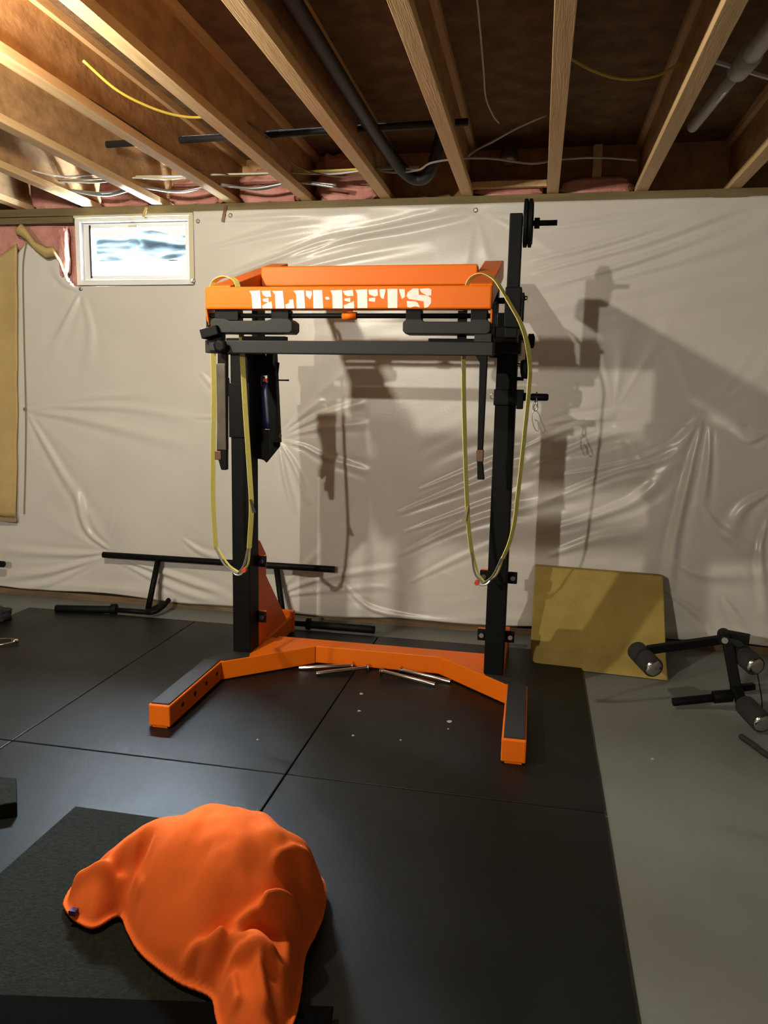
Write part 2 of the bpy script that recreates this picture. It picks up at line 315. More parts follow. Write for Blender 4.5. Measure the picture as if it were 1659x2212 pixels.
# ------------------------------------------------------------ poly sheet on the wall
pins = [  # x, z, strength, reach, preferred angles
    (-3.449, 1.327, .8, .75), (-2.991, 2.123, .7, .40), (-2.875, .358, 1.0, .55), (-1.62, 1.206, 1.5, .60), (-1.66, .13, 1.0, .60),
    (-1.194, .286, .7, .45), (-.416, 2.555, .8, .7), (.436, 1.391, .9, .6), (.925, 1.377, .8, .5), (-.25, .25, .6, .6), (1.6, 2.5, 1.0, 1.6)]
folds_w = [([(-3.449,1.327),(-2.775,1.362),(-2.178,1.294)],0.0275,0.005),
 ([(-3.45,1.321),(-3.019,1.272),(-2.214,1.111)],0.0315,0.005),
 ([(-3.433,1.302),(-3.21,0.934),(-2.847,0.37)],0.0315,0.006),
 ([(-3.439,1.321),(-2.943,1.414),(-2.503,1.453)],0.0275,0.003),
 ([(-2.846,0.376),(-3.024,0.523),(-3.08,0.843)],0.0251,0.009),
 ([(-2.861,0.359),(-3.169,0.33),(-3.72,0.323)],0.0252,0.007),
 ([(-2.869,0.336),(-3.284,0.203),(-3.733,0.119)],0.0252,0.007),
 ([(-2.884,0.322),(-3.362,0.097),(-3.739,0.026)],0.0252,0.004),
 ([(-2.796,0.331),(-2.401,0.236),(-1.926,0.101)],0.0231,0.01),
 ([(-2.813,0.32),(-2.369,0.14),(-1.916,0.06)],0.0232,0.006),
 ([(-2.31,0.499),(-2.161,0.405),(-1.93,0.347)],0.0222,0.006),
 ([(-2.991,2.108),(-3.092,1.929),(-3.223,1.716)],0.026,0.006),
 ([(-2.998,2.108),(-3.114,2.168),(-3.193,2.287)],0.0223,0.005),
 ([(-2.982,2.102),(-2.925,1.84),(-2.97,1.597)],0.0334,0.004),
 ([(-1.617,1.2),(-1.358,1.331),(-1.059,1.43)],0.0189,0.007),
 ([(-1.617,1.191),(-1.327,1.259),(-1.027,1.296)],0.0189,0.005),
 ([(-1.611,1.176),(-1.449,1.137),(-1.326,1.082),(-1.021,0.99)],0.0172,0.009),
 ([(-1.617,1.161),(-1.511,1.0),(-1.416,0.763)],0.0189,0.01),
 ([(-1.624,1.146),(-1.58,0.938),(-1.51,0.698)],0.0172,0.007),
 ([(-1.617,1.206),(-1.481,1.328),(-1.329,1.448)],0.0172,0.006),
 ([(-2.21,1.309),(-1.888,1.302),(-1.636,1.205)],0.0215,0.005),
 ([(-2.172,1.608),(-2.014,1.463),(-1.636,1.22)],0.0213,0.005),
 ([(-1.67,0.133),(-1.351,0.275),(-0.798,0.398)],0.0196,0.007),
 ([(-1.67,0.127),(-1.318,0.2),(-0.856,0.263)],0.0178,0.005),
 ([(-1.67,0.139),(-1.446,0.362),(-1.321,0.494)],0.0214,0.004),
 ([(-1.178,0.25),(-1.006,0.114),(-0.699,0.06),(-0.313,0.06)],0.0205,0.008),
 ([(-2.124,2.138),(-1.756,2.264),(-1.396,2.342)],0.0226,0.006),
 ([(-1.942,2.188),(-1.366,2.388),(-0.821,2.467),(-0.424,2.547)],0.0239,0.007),
 ([(-1.574,2.295),(-1.047,2.437),(-0.424,2.552)],0.0198,0.006),
 ([(-2.127,2.359),(-1.635,2.462),(-1.164,2.533)],0.0276,0.004),
 ([(-1.757,2.186),(-1.161,2.304),(-0.651,2.39)],0.0269,0.004),
 ([(-2.155,2.528),(-1.634,2.544),(-1.049,2.552)],0.0206,0.004),
 ([(-0.072,2.192),(0.563,2.363),(1.172,2.588)],0.0234,0.007),
 ([(0.063,2.131),(0.519,2.263),(1.089,2.481)],0.0203,0.006),
 ([(-0.076,2.263),(0.386,2.371),(0.847,2.511)],0.0204,0.005),
 ([(0.323,2.142),(0.768,2.265),(1.188,2.406)],0.0312,0.005),
 ([(-0.058,2.431),(0.428,2.496),(1.035,2.555)],0.0232,0.003),
 ([(-0.077,1.175),(0.189,1.302),(0.436,1.388)],0.0213,0.006),
 ([(-0.044,1.058),(0.379,1.253),(0.636,1.315)],0.0243,0.006),
 ([(-0.837,0.738),(-0.404,0.929),(0.035,1.131)],0.0246,0.008),
 ([(-0.83,0.463),(-0.395,0.696),(0.05,0.849),(0.904,1.162)],0.0265,0.008),
 ([(0.031,0.662),(0.407,0.796),(0.662,0.948),(0.927,1.358)],0.0337,0.008),
 ([(0.076,0.865),(0.471,1.05),(0.751,1.157),(0.921,1.369)],0.0243,0.009),
 ([(0.096,1.007),(0.52,1.107),(0.772,1.225),(0.926,1.374)],0.0181,0.006),
 ([(-0.804,0.615),(-0.314,0.817),(0.071,0.978)],0.0197,0.005),
 ([(-0.722,0.885),(-0.296,1.076),(-0.077,1.175)],0.0194,0.005),
 ([(-0.765,0.285),(-0.417,0.489),(-0.052,0.657)],0.0232,0.004),
 ([(0.929,1.369),(0.884,1.094),(0.828,0.651),(0.816,0.281)],0.0277,0.012),
 ([(0.972,1.325),(0.976,1.124),(0.966,0.866)],0.0193,0.011),
 ([(0.966,0.866),(1.093,0.721),(1.356,0.572)],0.0338,0.009),
 ([(1.288,1.308),(1.172,1.265),(1.091,1.341)],0.0269,0.008),
 ([(1.319,0.977),(1.182,0.863),(1.123,0.668)],0.0353,0.009),
 ([(0.823,0.538),(1.011,0.466),(1.363,0.489)],0.0375,0.009),
 ([(0.094,0.521),(0.416,0.655),(0.732,0.701)],0.0368,0.008),
 ([(0.783,0.365),(0.977,0.236),(1.09,0.131)],0.0233,0.009),
 ([(1.125,0.333),(1.239,0.2),(1.399,0.099)],0.0283,0.008),
 ([(1.323,0.816),(1.306,0.596),(1.376,0.239)],0.0219,0.008),
 ([(0.052,1.326),(0.213,1.358),(0.45,1.378)],0.0209,0.006)]
def sheet_depth(X, Z):
    D = np.zeros_like(X)
    rs = np.random.RandomState(3)
    for x, z, s, R in pins:
        dx, dz = X - x, Z - z; r = np.sqrt(dx * dx + dz * dz) + 1e-6; th = np.arctan2(dz, dx)
        w = np.zeros_like(X)
        for q in range(9):
            a = rs.uniform(-math.pi, math.pi); wd = rs.uniform(.035, .11); am = rs.uniform(.3, 1.0)
            d = np.angle(np.exp(1j * (th - a - .25 * r * rs.uniform(-1, 1))))
            w += am * np.exp(-(d / wd) ** 2)
        env = np.exp(-(r / R) ** 1.6) * (r / (r + .06))
        D += s * .0070 * w * env * np.minimum(1, r * 3 + .15)
        D -= s * .006 * np.exp(-(r / .08) ** 2)
    shp = X.shape; Xf = X.ravel(); Zf = Z.ravel(); Df = np.zeros_like(Xf)
    for pts, wd, h in folds_w:
        P = [(q.x, q.z) for q in smooth_path([(a, 0, b) for a, b in pts], 8, False)]
        xs_ = [a for a, b in P]; zs_ = [b for a, b in P]
        sel = np.where((Xf > min(xs_) - .15) & (Xf < max(xs_) + .15) & (Zf > min(zs_) - .15) & (Zf < max(zs_) + .15))[0]
        if not len(sel): continue
        x_, z_ = Xf[sel], Zf[sel]; best = np.full(len(sel), 9.0); tt = np.zeros(len(sel)); sd = np.zeros(len(sel)); n_ = len(P) - 1
        for i in range(n_):
            ax, az = P[i]; bx, bz = P[i + 1]; dx, dz = bx - ax, bz - az
            t_ = np.clip(((x_ - ax) * dx + (z_ - az) * dz) / (dx * dx + dz * dz + 1e-12), 0, 1)
            ex, ez = x_ - ax - t_ * dx, z_ - az - t_ * dz; d = np.hypot(ex, ez); m_ = d < best
            best = np.where(m_, d, best); tt = np.where(m_, (i + t_) / n_, tt); sd = np.where(m_, np.sign(dx * ez - dz * ex), sd)
        w_ = wd * (.35 + .9 * tt); env = np.sin(np.clip(tt, 0, 1) * math.pi) ** .5 * (1 - .25 * tt)
        q = best * sd / w_
        Df[sel] += 1.9 * h * env * (np.exp(-q * q) - .45 * np.exp(-(np.abs(q) - 1.9) ** 2))
    D += Df.reshape(shp)
    # soft billows and crackle
    def vn(sx, sz, seed):
        r_ = np.random.RandomState(seed); a = np.zeros_like(X)
        for q in range(6):
            k1, k2, p_ = r_.uniform(-1, 1) * sx, r_.uniform(-1, 1) * sz, r_.uniform(0, 6.28); a += np.sin(k1 * X + k2 * Z + p_)
        return a / 6
    D += .010 * vn(4, 4, 1) + .0025 * vn(22, 18, 2)
    # tension lines sweeping from the top right corner and from the lower middle to the right
    u = Z - (.28 * X + 1.95); D += .0045 * np.exp(-((X + .1) / 1.6) ** 2) * np.clip((Z - 1.75) / .3, 0, 1) * np.sin(u * 42 + 2 * np.sin(X)) * np.exp(-(u / .35) ** 2)
    u = Z - (.36 * X + 1.0); g = np.clip(1 - ((X - .1) / .85) ** 2, 0, 1) * np.clip((1.45 - Z) / .2, 0, 1) * np.clip((Z - .35) / .3, 0, 1)
    D += .0024 * g * (np.sin(u * 55 + 5 * np.sin(2.3 * X) + 3 * np.sin(5 * X)) * (.4 + .6 * np.sin(3.1 * X + 9 * u) ** 2) + 1.6 * np.sin(u * 17 + 1 + 2 * np.sin(3 * X)))
    # crumpled lower right
    g = np.clip((X - .55) / .5, 0, 1) * np.clip((1.36 - Z) / .1, 0, 1)
    D += g * (.022 * vn(7, 5, 5) + .006 * vn(16, 12, 6))
    # overlap seam and hem folds
    D += .006 * np.clip((X - .1) / .1, 0, 1) * (Z < 1.335 + .008 * (X - .1))
    D += .006 * np.exp(-((Z - .10) / .03) ** 2) * (1 + vn(6, 1, 8)) + .008 * np.exp(-((Z - .17) / .035) ** 2) * vn(5, 1, 9)
    return D
def build_sheet():
    xs = np.arange(-5.2, 3.55, .011); zs = np.linspace(.05, 2.590, 235)
    X, Z = np.meshgrid(xs, zs, indexing='ij'); D = sheet_depth(X, Z)
    bot = .052 + .018 * np.sin(X * 1.7 + 1) * np.exp(-((X) / 5) ** 2) + .008 * np.sin(X * 6)
    Z2 = np.where(Z < .12, bot + (Z - .05) / .07 * (.12 - bot), Z)
    Y = -.010 - D - np.clip(.006 - .0, 0, 1)
    # keep the region beyond the left edge
    tx = np.array([-5.3, -3.60, -3.59, -3.37, -3.325, -3.22, -3.148, -3.057, -3.04, -3.039, -2.19, -2.189, 3.6]); tz = np.array([1.3, 1.3, 2.20, 2.43, 2.392, 2.311, 2.316, 2.162, 2.15, 2.14, 2.14, 2.62, 2.62])
    lim = np.interp(X, tx, tz)
    idx = np.arange(X.size).reshape(X.shape)
    cx = (X[:-1, :-1] + X[1:, 1:]) / 2; cz = (Z[:-1, :-1] + Z[1:, 1:]) / 2
    keep = cz < np.interp(cx, tx, tz)
    # nudge the top row onto the outline so the torn edge is smooth
    for i in range(X.shape[0]):
        js = np.where(keep[min(i, keep.shape[0] - 1)])[0]
        if len(js) and lim[i, 0] < 2.59:
            j = js[-1] + 1
            if abs(Z2[i, j] - lim[i, 0]) < .03: Z2[i, j] = lim[i, 0]
    ii, jj = np.where(keep)
    F = np.stack([idx[ii, jj], idx[ii + 1, jj], idx[ii + 1, jj + 1], idx[ii, jj + 1]], 1)
    me = bpy.data.meshes.new('vapour_barrier_sheet')
    me.from_pydata(np.stack([X.ravel(), Y.ravel(), Z2.ravel()], 1).tolist(), [], F.tolist())
    bm = bmesh.new(); bm.from_mesh(me); bmesh.ops.delete(bm, geom=[v for v in bm.verts if not v.link_faces], context='VERTS'); bm.to_mesh(me); bm.free()
    me.polygons.foreach_set('use_smooth', [True] * len(me.polygons)); me.materials.append(M_sheet)
    o = bpy.data.objects.new('vapour_barrier_sheet', me); C.objects.link(o)
    md = o.modifiers.new('thickness', 'SOLIDIFY'); md.thickness = .0006; md.offset = 1
    tag(o, 'white plastic sheeting stretched and wrinkled over the whole back wall', 'plastic sheet')
build_sheet()
# dark hem lines along the torn left edge of the sheet
tag(MB().tube([(-3.37, -.03, 2.43), (-3.325, -.03, 2.392), (-3.22, -.03, 2.311), (-3.148, -.03, 2.316), (-3.10, -.03, 2.24), (-3.057, -.03, 2.162)], .004, 6).build('torn_edge', M_kraftdk), 'dark torn edge of the plastic sheet beside the window', 'tape')
tag(MB().ribbon([(-3.36, -.035, 2.42), (-3.385, -.035, 2.33), (-3.40, -.035, 2.20), (-3.415, -.035, 1.8), (-3.43, -.035, 1.33), (-3.455, -.03, 1.0), (-3.49, -.03, .60)], .007, .002, (1, 0, 0)).build('sheet_hem', M_kraftdk), 'thin grey hem line running down the sheet beside the kraft paper', 'seam')
# kraft curtain and pink insulation at far left
def curtain(name, xa, xb, z0f, z1f, y, amp, freq, m_, parent=None, seed=0, nx=70, nz=60, thick=.012):
    vs = []; fs = []
    for i in range(nx + 1):
        for j in range(nz + 1):
            u = i / nx; h = j / nz; x = xa(h) + (xb(h) - xa(h)) * u; z = z0f(u) + (z1f(u) - z0f(u)) * h
            yy = y - amp * (.6 + .4 * h) * (math.sin(freq * u * 6.28 + 1.5 * h + seed) + .5 * math.sin(freq * 2.3 * u * 6.28 + 3 * h)) - .01 * noise.noise(Vector((x * 5, 0, z * 5)))
            vs.append((x, yy, z))
    for i in range(nx):
        for j in range(nz): a = i * (nz + 1) + j; fs.append((a, a + nz + 1, a + nz + 2, a + 1))
    o = MB().add(vs, fs, True).build(name, m_, parent)
    md = o.modifiers.new('thickness', 'SOLIDIFY'); md.thickness = thick; md.offset = 1
    return o
kt = thing('kraft_batt', 'yellow kraft paper batt facing hanging down left of the plastic sheet', 'insulation', (-3.9, -.04, .56))
curtain('kraft_face', lambda h: -4.5, lambda h: -3.540 + .118 * h, lambda u: .60 - .02 * u, lambda u: 1.95 + .46 * u ** 1.2, -.06, .014, 1.6, M_kraft, kt)
curtain('bottom_hem', lambda h: -4.5, lambda h: -3.535, lambda u: .565 - .02 * u, lambda u: .602 - .02 * u, -.063, .014, 1.6, M_kraftdk, kt)
pk = curtain('insulation_batt', lambda h: -5.2, lambda h: -3.05, lambda u: 1.25, lambda u: 2.54, .05, .012, 2.3, M_pink, seed=2, thick=.03)
tag(pk, 'pink fibreglass batt exposed beneath the plate left of the window', 'insulation', 'pink batts stuffed over the sill')
# curled kraft flap at the tear
fl = MB(); top = [(-3.405, 2.515), (-3.375, 2.54), (-3.34, 2.50), (-3.28, 2.42), (-3.20, 2.385), (-3.15, 2.385), (-3.10, 2.30), (-3.055, 2.17)]
botl = [(-3.425, 2.46), (-3.40, 2.455), (-3.35, 2.42), (-3.30, 2.365), (-3.22, 2.312), (-3.148, 2.318), (-3.10, 2.245), (-3.052, 2.16)]
vs = []; fs = []
for i in range(len(top)):
    for k in range(7):
        h = k / 6; vs.append((botl[i][0] * (1 - h) + top[i][0] * h, -.034 - .035 * math.sin(h * 2.6) , botl[i][1] * (1 - h) + top[i][1] * h))
for i in range(len(top) - 1):
    for k in range(6): a = i * 7 + k; fs.append((a, a + 7, a + 8, a + 1))
flo = fl.add(vs, fs, True).build('kraft_flap', M_kraft); md = flo.modifiers.new('thickness', 'SOLIDIFY'); md.thickness = .003
tag(flo, 'curled kraft paper flap folded over the torn sheet edge left of the window', 'insulation')
tag(blob('insulation_tuft', -3.10, -.015, 2.36, .030, .03, .15, M_pink, 4.2), 'narrow pink insulation tuft sticking out against the window frame', 'insulation')
# plastic cap nails
for (x, z, w) in [(-.416, 2.553, 'near the sill above the right end of the orange frame'), (-2.991, 2.123, 'just below the left corner of the window'), (-2.155, 2.530, 'at the upper right corner of the window'),
                  (-2.193, 2.167, 'at the lower right corner of the window'), (-3.449, 1.327, 'on the left edge of the sheet beside the kraft paper'), (-1.938, 2.560, 'close under the sill between window and orange frame')]:
    y = -.018 - float(sheet_depth(np.array([x]), np.array([z]))[0])
    tag(MB().lathe((x, y + .012, z), (x, y - .01, z), [(0, .006), (.008, .014), (.014, .014), (.018, .008)], 14).build('cap_nail', M_duct), 'grey cap nail ' + w, 'nail', 'cap nails in the plastic sheet')

# ------------------------------------------------------------ ceiling services
def cable(name, pts, r, m_, label, cat='cable', group=None, sub=8):
    return tag(MB().tube(pts, r, 8, sub=sub).build(name, m_), label, cat, group)
cable('electrical_cable', [(-1.861, -1.70, 2.78), (-1.80, -1.55, 2.72), (-1.73, -1.38, 2.705), (-1.66, -1.24, 2.715), (-1.59, -1.15, 2.74), (-1.52, -1.13, 2.77)], .006, M_wirey, 'bright yellow electrical cable sagging between two lit joists')
cable('electrical_cable', [(.03, -1.42, 2.80), (.15, -1.33, 2.77), (.27, -1.26, 2.76), (.40, -1.22, 2.78), (.50, -1.24, 2.82)], .006, M_wirey, 'dull yellow electrical cable in the bay right of the straight-on joist')
cable('electrical_cable', [(-.27, -2.3, 2.80), (-.262, -1.99, 2.76), (-.275, -1.5, 2.745), (-.285, -1.2, 2.74), (-.268, -.95, 2.75), (-.251, -.79, 2.77)], .0035, M_wire, 'thin white cable hanging down the bay left of the straight-on joist')
cable('electrical_cable', [(-.455, -.30, 2.76), (-.40, -.37, 2.775), (-.29, -.52, 2.775), (-.17, -.65, 2.79), (-.03, -.78, 2.80)], .0055, M_wire, 'pale cable slanting between joists behind the thin white cable')
cable('electrical_cable', [(-3.05, -.75, 2.72), (-2.98, -.68, 2.715), (-2.88, -.55, 2.70), (-2.80, -.46, 2.70), (-2.74, -.42, 2.71), (-2.60, -.41, 2.72)], .005, M_wire, 'white cable coming from the left edge down to the cable bundle')
# bundle of cables through the webs near the wall
random.seed(3)
specs = [(M_wire, 0), (M_wirey, 1), (M_wire, 2), (M_duct, 4), (M_duct, 5)]
words = ['white cable topmost in the bundle through the joists', 'yellow cable in the bundle through the joists', 'white cable mid-height in the bundle through the joists', '', 'silver cable sagging lowest in the bundle above the window', 'silver cable behind the lowest one in the bundle above the window']
for m_, q in specs:
    pts = []
    for k in range(-6, -1 if q < 4 else -2):
        x = .02 + k * .488; z = 2.728 - .010 * q; y = -.30 - .02 * (q % 3) + (.10 if q >= 4 else 0)
        pts.append((x, y, z + random.uniform(-.004, .004)))
        pts.append((x + .244, y + random.uniform(-.03, .03), z - (.004 + .002 * (q % 4)) * random.uniform(.4, 1.6) - (.022 if q >= 4 else 0)))
    cable('electrical_cable', pts, .0055 if q < 4 else .007, m_, words[q], group='cables bundled through the joists near the wall')
cable('electrical_cable', [(-.95, -.28, 2.72), (-.85, -.30, 2.70), (-.70, -.40, 2.68), (-.62, -.45, 2.70), (-.47, -.40, 2.73), (-.30, -.34, 2.74), (-.1, -.3, 2.72), (.05, -.30, 2.735), (.25, -.22, 2.76), (.45, -.22, 2.74)], .0055, M_wire, 'pale cable looping behind the black hose and past the blocking board')
for (x, z0, xx, w) in [(-1.9, 0, 0, 'beside the yellow cable')]:
    cable('staple_cable', [(-2.03 + .012, -2.6, 2.70), (-1.98 + .03, -2.0, 2.69), (-1.92, -1.2, 2.69), (-1.92, -.6, 2.68), (-1.80, -.38, 2.70)], .004, M_brown, 'thin brown cable running along the lit joist right of the window')
cable('electrical_cable', [(-1.44, -1.0, 2.76), (-1.40, -.75, 2.75), (-1.37, -.5, 2.71), (-1.30, -.36, 2.70), (-1.15, -.28, 2.69), (-1.0, -.30, 2.70)], .0045, M_brown, 'brown cable dropping in the bay over the left end of the machine')
# black pipes
pp = thing('black_pipe', 'black pipe crossing the bays through the joist webs', 'pipe', (-1.6, -.75, 2.76))
MB().tube([(-2.36, -.70, 2.785), (-.40, -.78, 2.785)], .018, 14).build('pipe', M_blackpipe, pp)
cable('black_hose', [(-.872, -3.6, 2.775), (-.872, -1.9, 2.77), (-.868, -.9, 2.765), (-.85, -.55, 2.75), (-.80, -.33, 2.705), (-.735, -.25, 2.675), (-.66, -.28, 2.69), (-.60, -.36, 2.80), (-.575, -.40, 2.88)], .034, M_blackpipe, 'fat black hose running up the bay and looping down over the frame', 'hose')
# white pvc pipe
pv = thing('white_pipe', 'white plastic pipe hanging under the subfloor at the upper right', 'pipe', (.70, -1.2, 2.75))
MB().cyl((.80, -2.6, 2.76), (.705, -1.33, 2.76), .036, 20).build('pipe', M_pvc, pv)
MB().cyl((.715, -1.42, 2.76), (.70, -1.28, 2.76), .043, 20).build('coupling', M_pvc, pv)
MB().cyl((.70, -1.30, 2.76), (.665, -.55, 2.79), .026, 18).build('narrow_pipe', M_pvc, pv)
MB().beam((.54, -1.42, 2.76), (.95, -1.10, 2.76), .012, .012).build('hanger_strap', M_pvc, pv)
MB().lathe((-.237, -.02, 2.90), (-.237, -.02, 2.78), [(0, .05), (.06, .05), (.065, .056), (.09, .056), (.10, .045), (.115, .02)], 22).build('x', M_duct)
dd = bpy.data.objects['x']; dd.name = 'pipe_stub'; tag(dd, 'dull metal pipe stub poking down in the dark bay left of the straight-on joist', 'pipe')
tag(MB().box((-.46, -.06, 2.665), (-.015, -.02, 2.70)).build('blocking_board', M_lvl, bevel=.002), 'short light wooden blocking board between two joists above the machine', 'board')
tag(MB().box((.235, .02, 2.635), (.285, .06, 2.90)).build('wood_block', M_lvl, bevel=.002), 'short upright wood block in the bay right of the weight plates', 'board')
tag(MB().box((1.05, -.9, 2.70), (1.5, -.2, 2.93)).build('duct_box', M_blackpipe, bevel=.01), 'black boxy duct in the dark upper right corner', 'duct')
# ragged strips hanging at the sill
for x, h, m_, w in [(-2.52, .05, M_kraft, 'above the middle of the window'), (-1.985, .09, M_brown, 'between window and orange frame')]:
    tag(MB().ribbon([(x + .02, -.02, 2.62), (x + .012, -.028, 2.62 - h * .5), (x, -.03, 2.61 - h)], .018, .002, (1, .3, 0)).build('paper_scrap', m_), 'small paper scrap hanging from the sill ' + w, 'paper')

# ------------------------------------------------------------ unseen cabinet added to block lamp A from the near floor
t = thing('added_light_blocker', 'added unseen grey double-door cabinet that keeps lamp light off the near floor', 'light blocker', (-1.9, -5.52, 0))
MB().box((-2.70, -5.75, .06), (-1.05, -5.32, 1.42)).build('body', M_wall, t, bevel=.005)
MB().box((-2.72, -5.77, 1.42), (-1.03, -5.28, 1.45)).build('top', M_lvl, t, bevel=.004)
MB().box((-2.66, -5.72, 0.017), (-1.09, -5.36, .06)).build('plinth', M_black, t)
for xa, xb in ((-2.69, -1.905), (-1.895, -1.06)):
    dr_ = MB().box((xa, -5.318, .08), (xb, -5.30, 1.41)).build('door', M_wall, t, bevel=.003)
    xh = xb - .06 if xa < -2 else xa + .06
    MB().cyl((xh, -5.285, .60), (xh, -5.285, .75), .006, 10).build('handle', M_chrome, dr_)

# ------------------------------------------------------------ floor mats
mnames = {(0, 0): 'large black rubber floor mat at back left, partly cut off by the photo edge', (1, 0): 'large black rubber floor mat under the left half of the machine, against the wall', (2, 0): 'large black rubber floor mat under the right half of the machine',
          (0, 1): 'large black rubber floor mat at left edge in the middle distance', (1, 1): 'large black rubber floor mat shining with window light, under the small textured mat', (2, 1): 'large black rubber floor mat in right foreground beside the bare floor',
          (0, 2): 'large black rubber floor mat nearest at left', (1, 2): 'large black rubber floor mat nearest, left of centre', (2, 2): 'large black rubber floor mat nearest, right of centre'}
MT = .016
for i, (xa, xb) in enumerate([(-3.285, -2.092), (-2.087, -.892), (-.886, .306)]):
    for j, (ya, yb) in enumerate([(-2.045, -.295), (-3.88, -2.052), (-5.7, -3.886)]):
        dy = -.01 * (2 - i)
        o = MB().box((xa, ya, 0), (xb, yb, MT)).build('floor_mat', M_mat, bevel=.003); tag(o, mnames[(i, j)], 'mat', 'black rubber floor mats')
tag(MB().box((-1.52, -3.95, MT), (-.705, -2.47, MT + .018)).build('textured_mat', M_mat2, bevel=.003), 'smaller rough black mat lying under the orange shirt', 'mat')
tag(MB().prism([(-.405, -3.135, MT + .0185), (-1.187, -3.275, MT + .0185), (-2.3, -3.47, MT + .0185), (-2.3, -4.1, MT + .0185), (-.30, -3.9, MT + .0185)], (0, 0, .0115)).build('shade_sheet', M_shade, bevel=.003), 'thin black sheet painted as shade along the bottom edge in front of the orange shirt', 'pad')  # shade along the near floor, laid down as a black sheet
tag(MB().prism([(-1.80, -2.405, MT), (-1.69, -2.55, MT), (-2.4, -3.0, MT), (-2.6, -2.45, MT)], (0, 0, .055)).build('black_block', M_mat2, bevel=.004), 'corner of a black block at the left edge of the photo', 'block')

# ------------------------------------------------------------ the squat machine
sm = thing('squat_machine', 'orange and black standing squat machine with lettered top frame and splayed base', 'gym machine', (-.81, -1.0, MT))
ZT = .120; ZB = .022
def legpart(xf, yf, xr, yr, w=.10):
    d = Vector((xr - xf, yr - yf, 0)); zc = (ZT + ZB) / 2
    lg = MB().beam((xf, yf, zc), (xr, yr, zc), w, ZT - ZB).build('base_leg', M_orange, sm, bevel=.006)
    dn = d.normalized()
    a = Vector((xf, yf, 0)) + dn * .012; b = Vector((xr, yr, 0)) - dn * .005
    MB().beam((a.x, a.y, ZT + .003), (b.x, b.y, ZT + .003), w - .016, .006).build('rubber_tread', M_rubber, lg, bevel=.001)
    MB().beam((xf + dn.x * .004, yf + dn.y * .004, (MT + ZB) / 2), (xf + dn.x * .10, yf + dn.y * .10, (MT + ZB) / 2), w - .03, ZB - MT + .001).build('foot', M_orange, lg)
    sd = 1 if xf < -.8 else -1
    side = Vector((dn.y, -dn.x, 0)) * sd
    for k in range(4):
        c = Vector((xf, yf, .075)) + dn * (.13 + .13 * k) + side * (w / 2 - .001)
        MB().cyl(c, c + side * .002, .011, 16).build('hole', M_black, lg)
legpart(-1.558, -1.79, -1.566, -1.20)
legpart(-.028, -1.76, -.033, -1.155)
zc = (ZT + ZB) / 2
def poly_beam(name, pts, z0, z1, m_, parent, bevel=.004): return MB().prism([(x, y, z0) for x, y in pts], (0, 0, z1 - z0)).build(name, m_, parent, bevel=bevel)
dl = poly_beam('diagonal_beam', [(-1.512, -1.21), (-1.122, -.862), (-1.19, -.775), (-1.42, -.775), (-1.42, -.96), (-1.518, -1.06), (-1.616, -1.196)], ZB, ZT - .001, M_orange, sm)
dr = poly_beam('diagonal_beam', [(-.080, -1.172), (-.453, -.848), (-.40, -.775), (-.20, -.775), (-.20, -.96), (-.100, -1.062), (.012, -1.150)], ZB, ZT - .001, M_orange, sm)
poly_beam('black_grip', [(-1.508, -1.200), (-1.408, -1.112), (-1.425, -1.055), (-1.516, -1.062), (-1.612, -1.190)], ZT, ZT + .003, M_rubber, dl, 0)
poly_beam('black_grip', [(-.084, -1.162), (-.192, -1.066), (-.19, -1.055), (-.101, -1.064), (.008, -1.148)], ZT, ZT + .003, M_rubber, dr, 0)
MB().box((-1.37, -.855, ZB), (-.21, -.745, ZT)).build('cross_beam', M_orange, sm, bevel=.006)
for x, s in ((-1.468, 1), (-.152, -1)):
    # upright, stub post, rear foot and gusset
    top = 1.72 if s > 0 else 1.70
    up = MB().box((x - .0475, -1.06, ZT + .001), (x + .0475, -.925, top)).build('upright', M_black, sm, bevel=.006)
    MB().prism([(x - .044, -.922, ZB), (x - .044, -.922, .69), (x - .044, -.895, .695), (x - .044, -.80, .60), (x - .044, -.80, ZB)], (.088, 0, 0)).build('stub_post', M_orange, sm, bevel=.004)
    MB().box((x - .05, -.90, ZB), (x + .05, -.34, ZT)).build('rear_foot', M_orange, sm, bevel=.006)
    MB().box((x - .056, -.36, MT + .001), (x + .056, -.325, ZT + .03)).build('foot_cap', M_orange, sm, bevel=.003)
    MB().prism([(x + .02, -.80, .50), (x + .02, -.80, ZT), (x + .02, -.42, ZT)], (.012, 0, 0)).build('gusset', M_orange, sm, bevel=.001)
    MB().prism([(x - .032, -.80, .50), (x - .032, -.80, ZT), (x - .032, -.42, ZT)], (.012, 0, 0)).build('gusset', M_orange, sm, bevel=.001)
    for z in (.285, .59):
        for sd in (-1, 1):
            xe = x + sd * .0475
            e = MB().box((min(xe, xe + sd * .045), -.945, z - .03), (max(xe, xe + sd * .045), -.932, z + .03)).build('mounting_ear', M_black, sm, bevel=.004)
            MB().cyl((xe + sd * .024, -.957, z), (xe + sd * .024, -.944, z), .012, 12).build('bolt', M_chrome, e)
            if (s > 0) or sd < 0: MB().box((min(xe, xe + sd * .043), -.930, z - .03), (max(xe, xe + sd * .043), -.918, z + .032)).build('bracket_tab', M_orange, sm, bevel=.003)
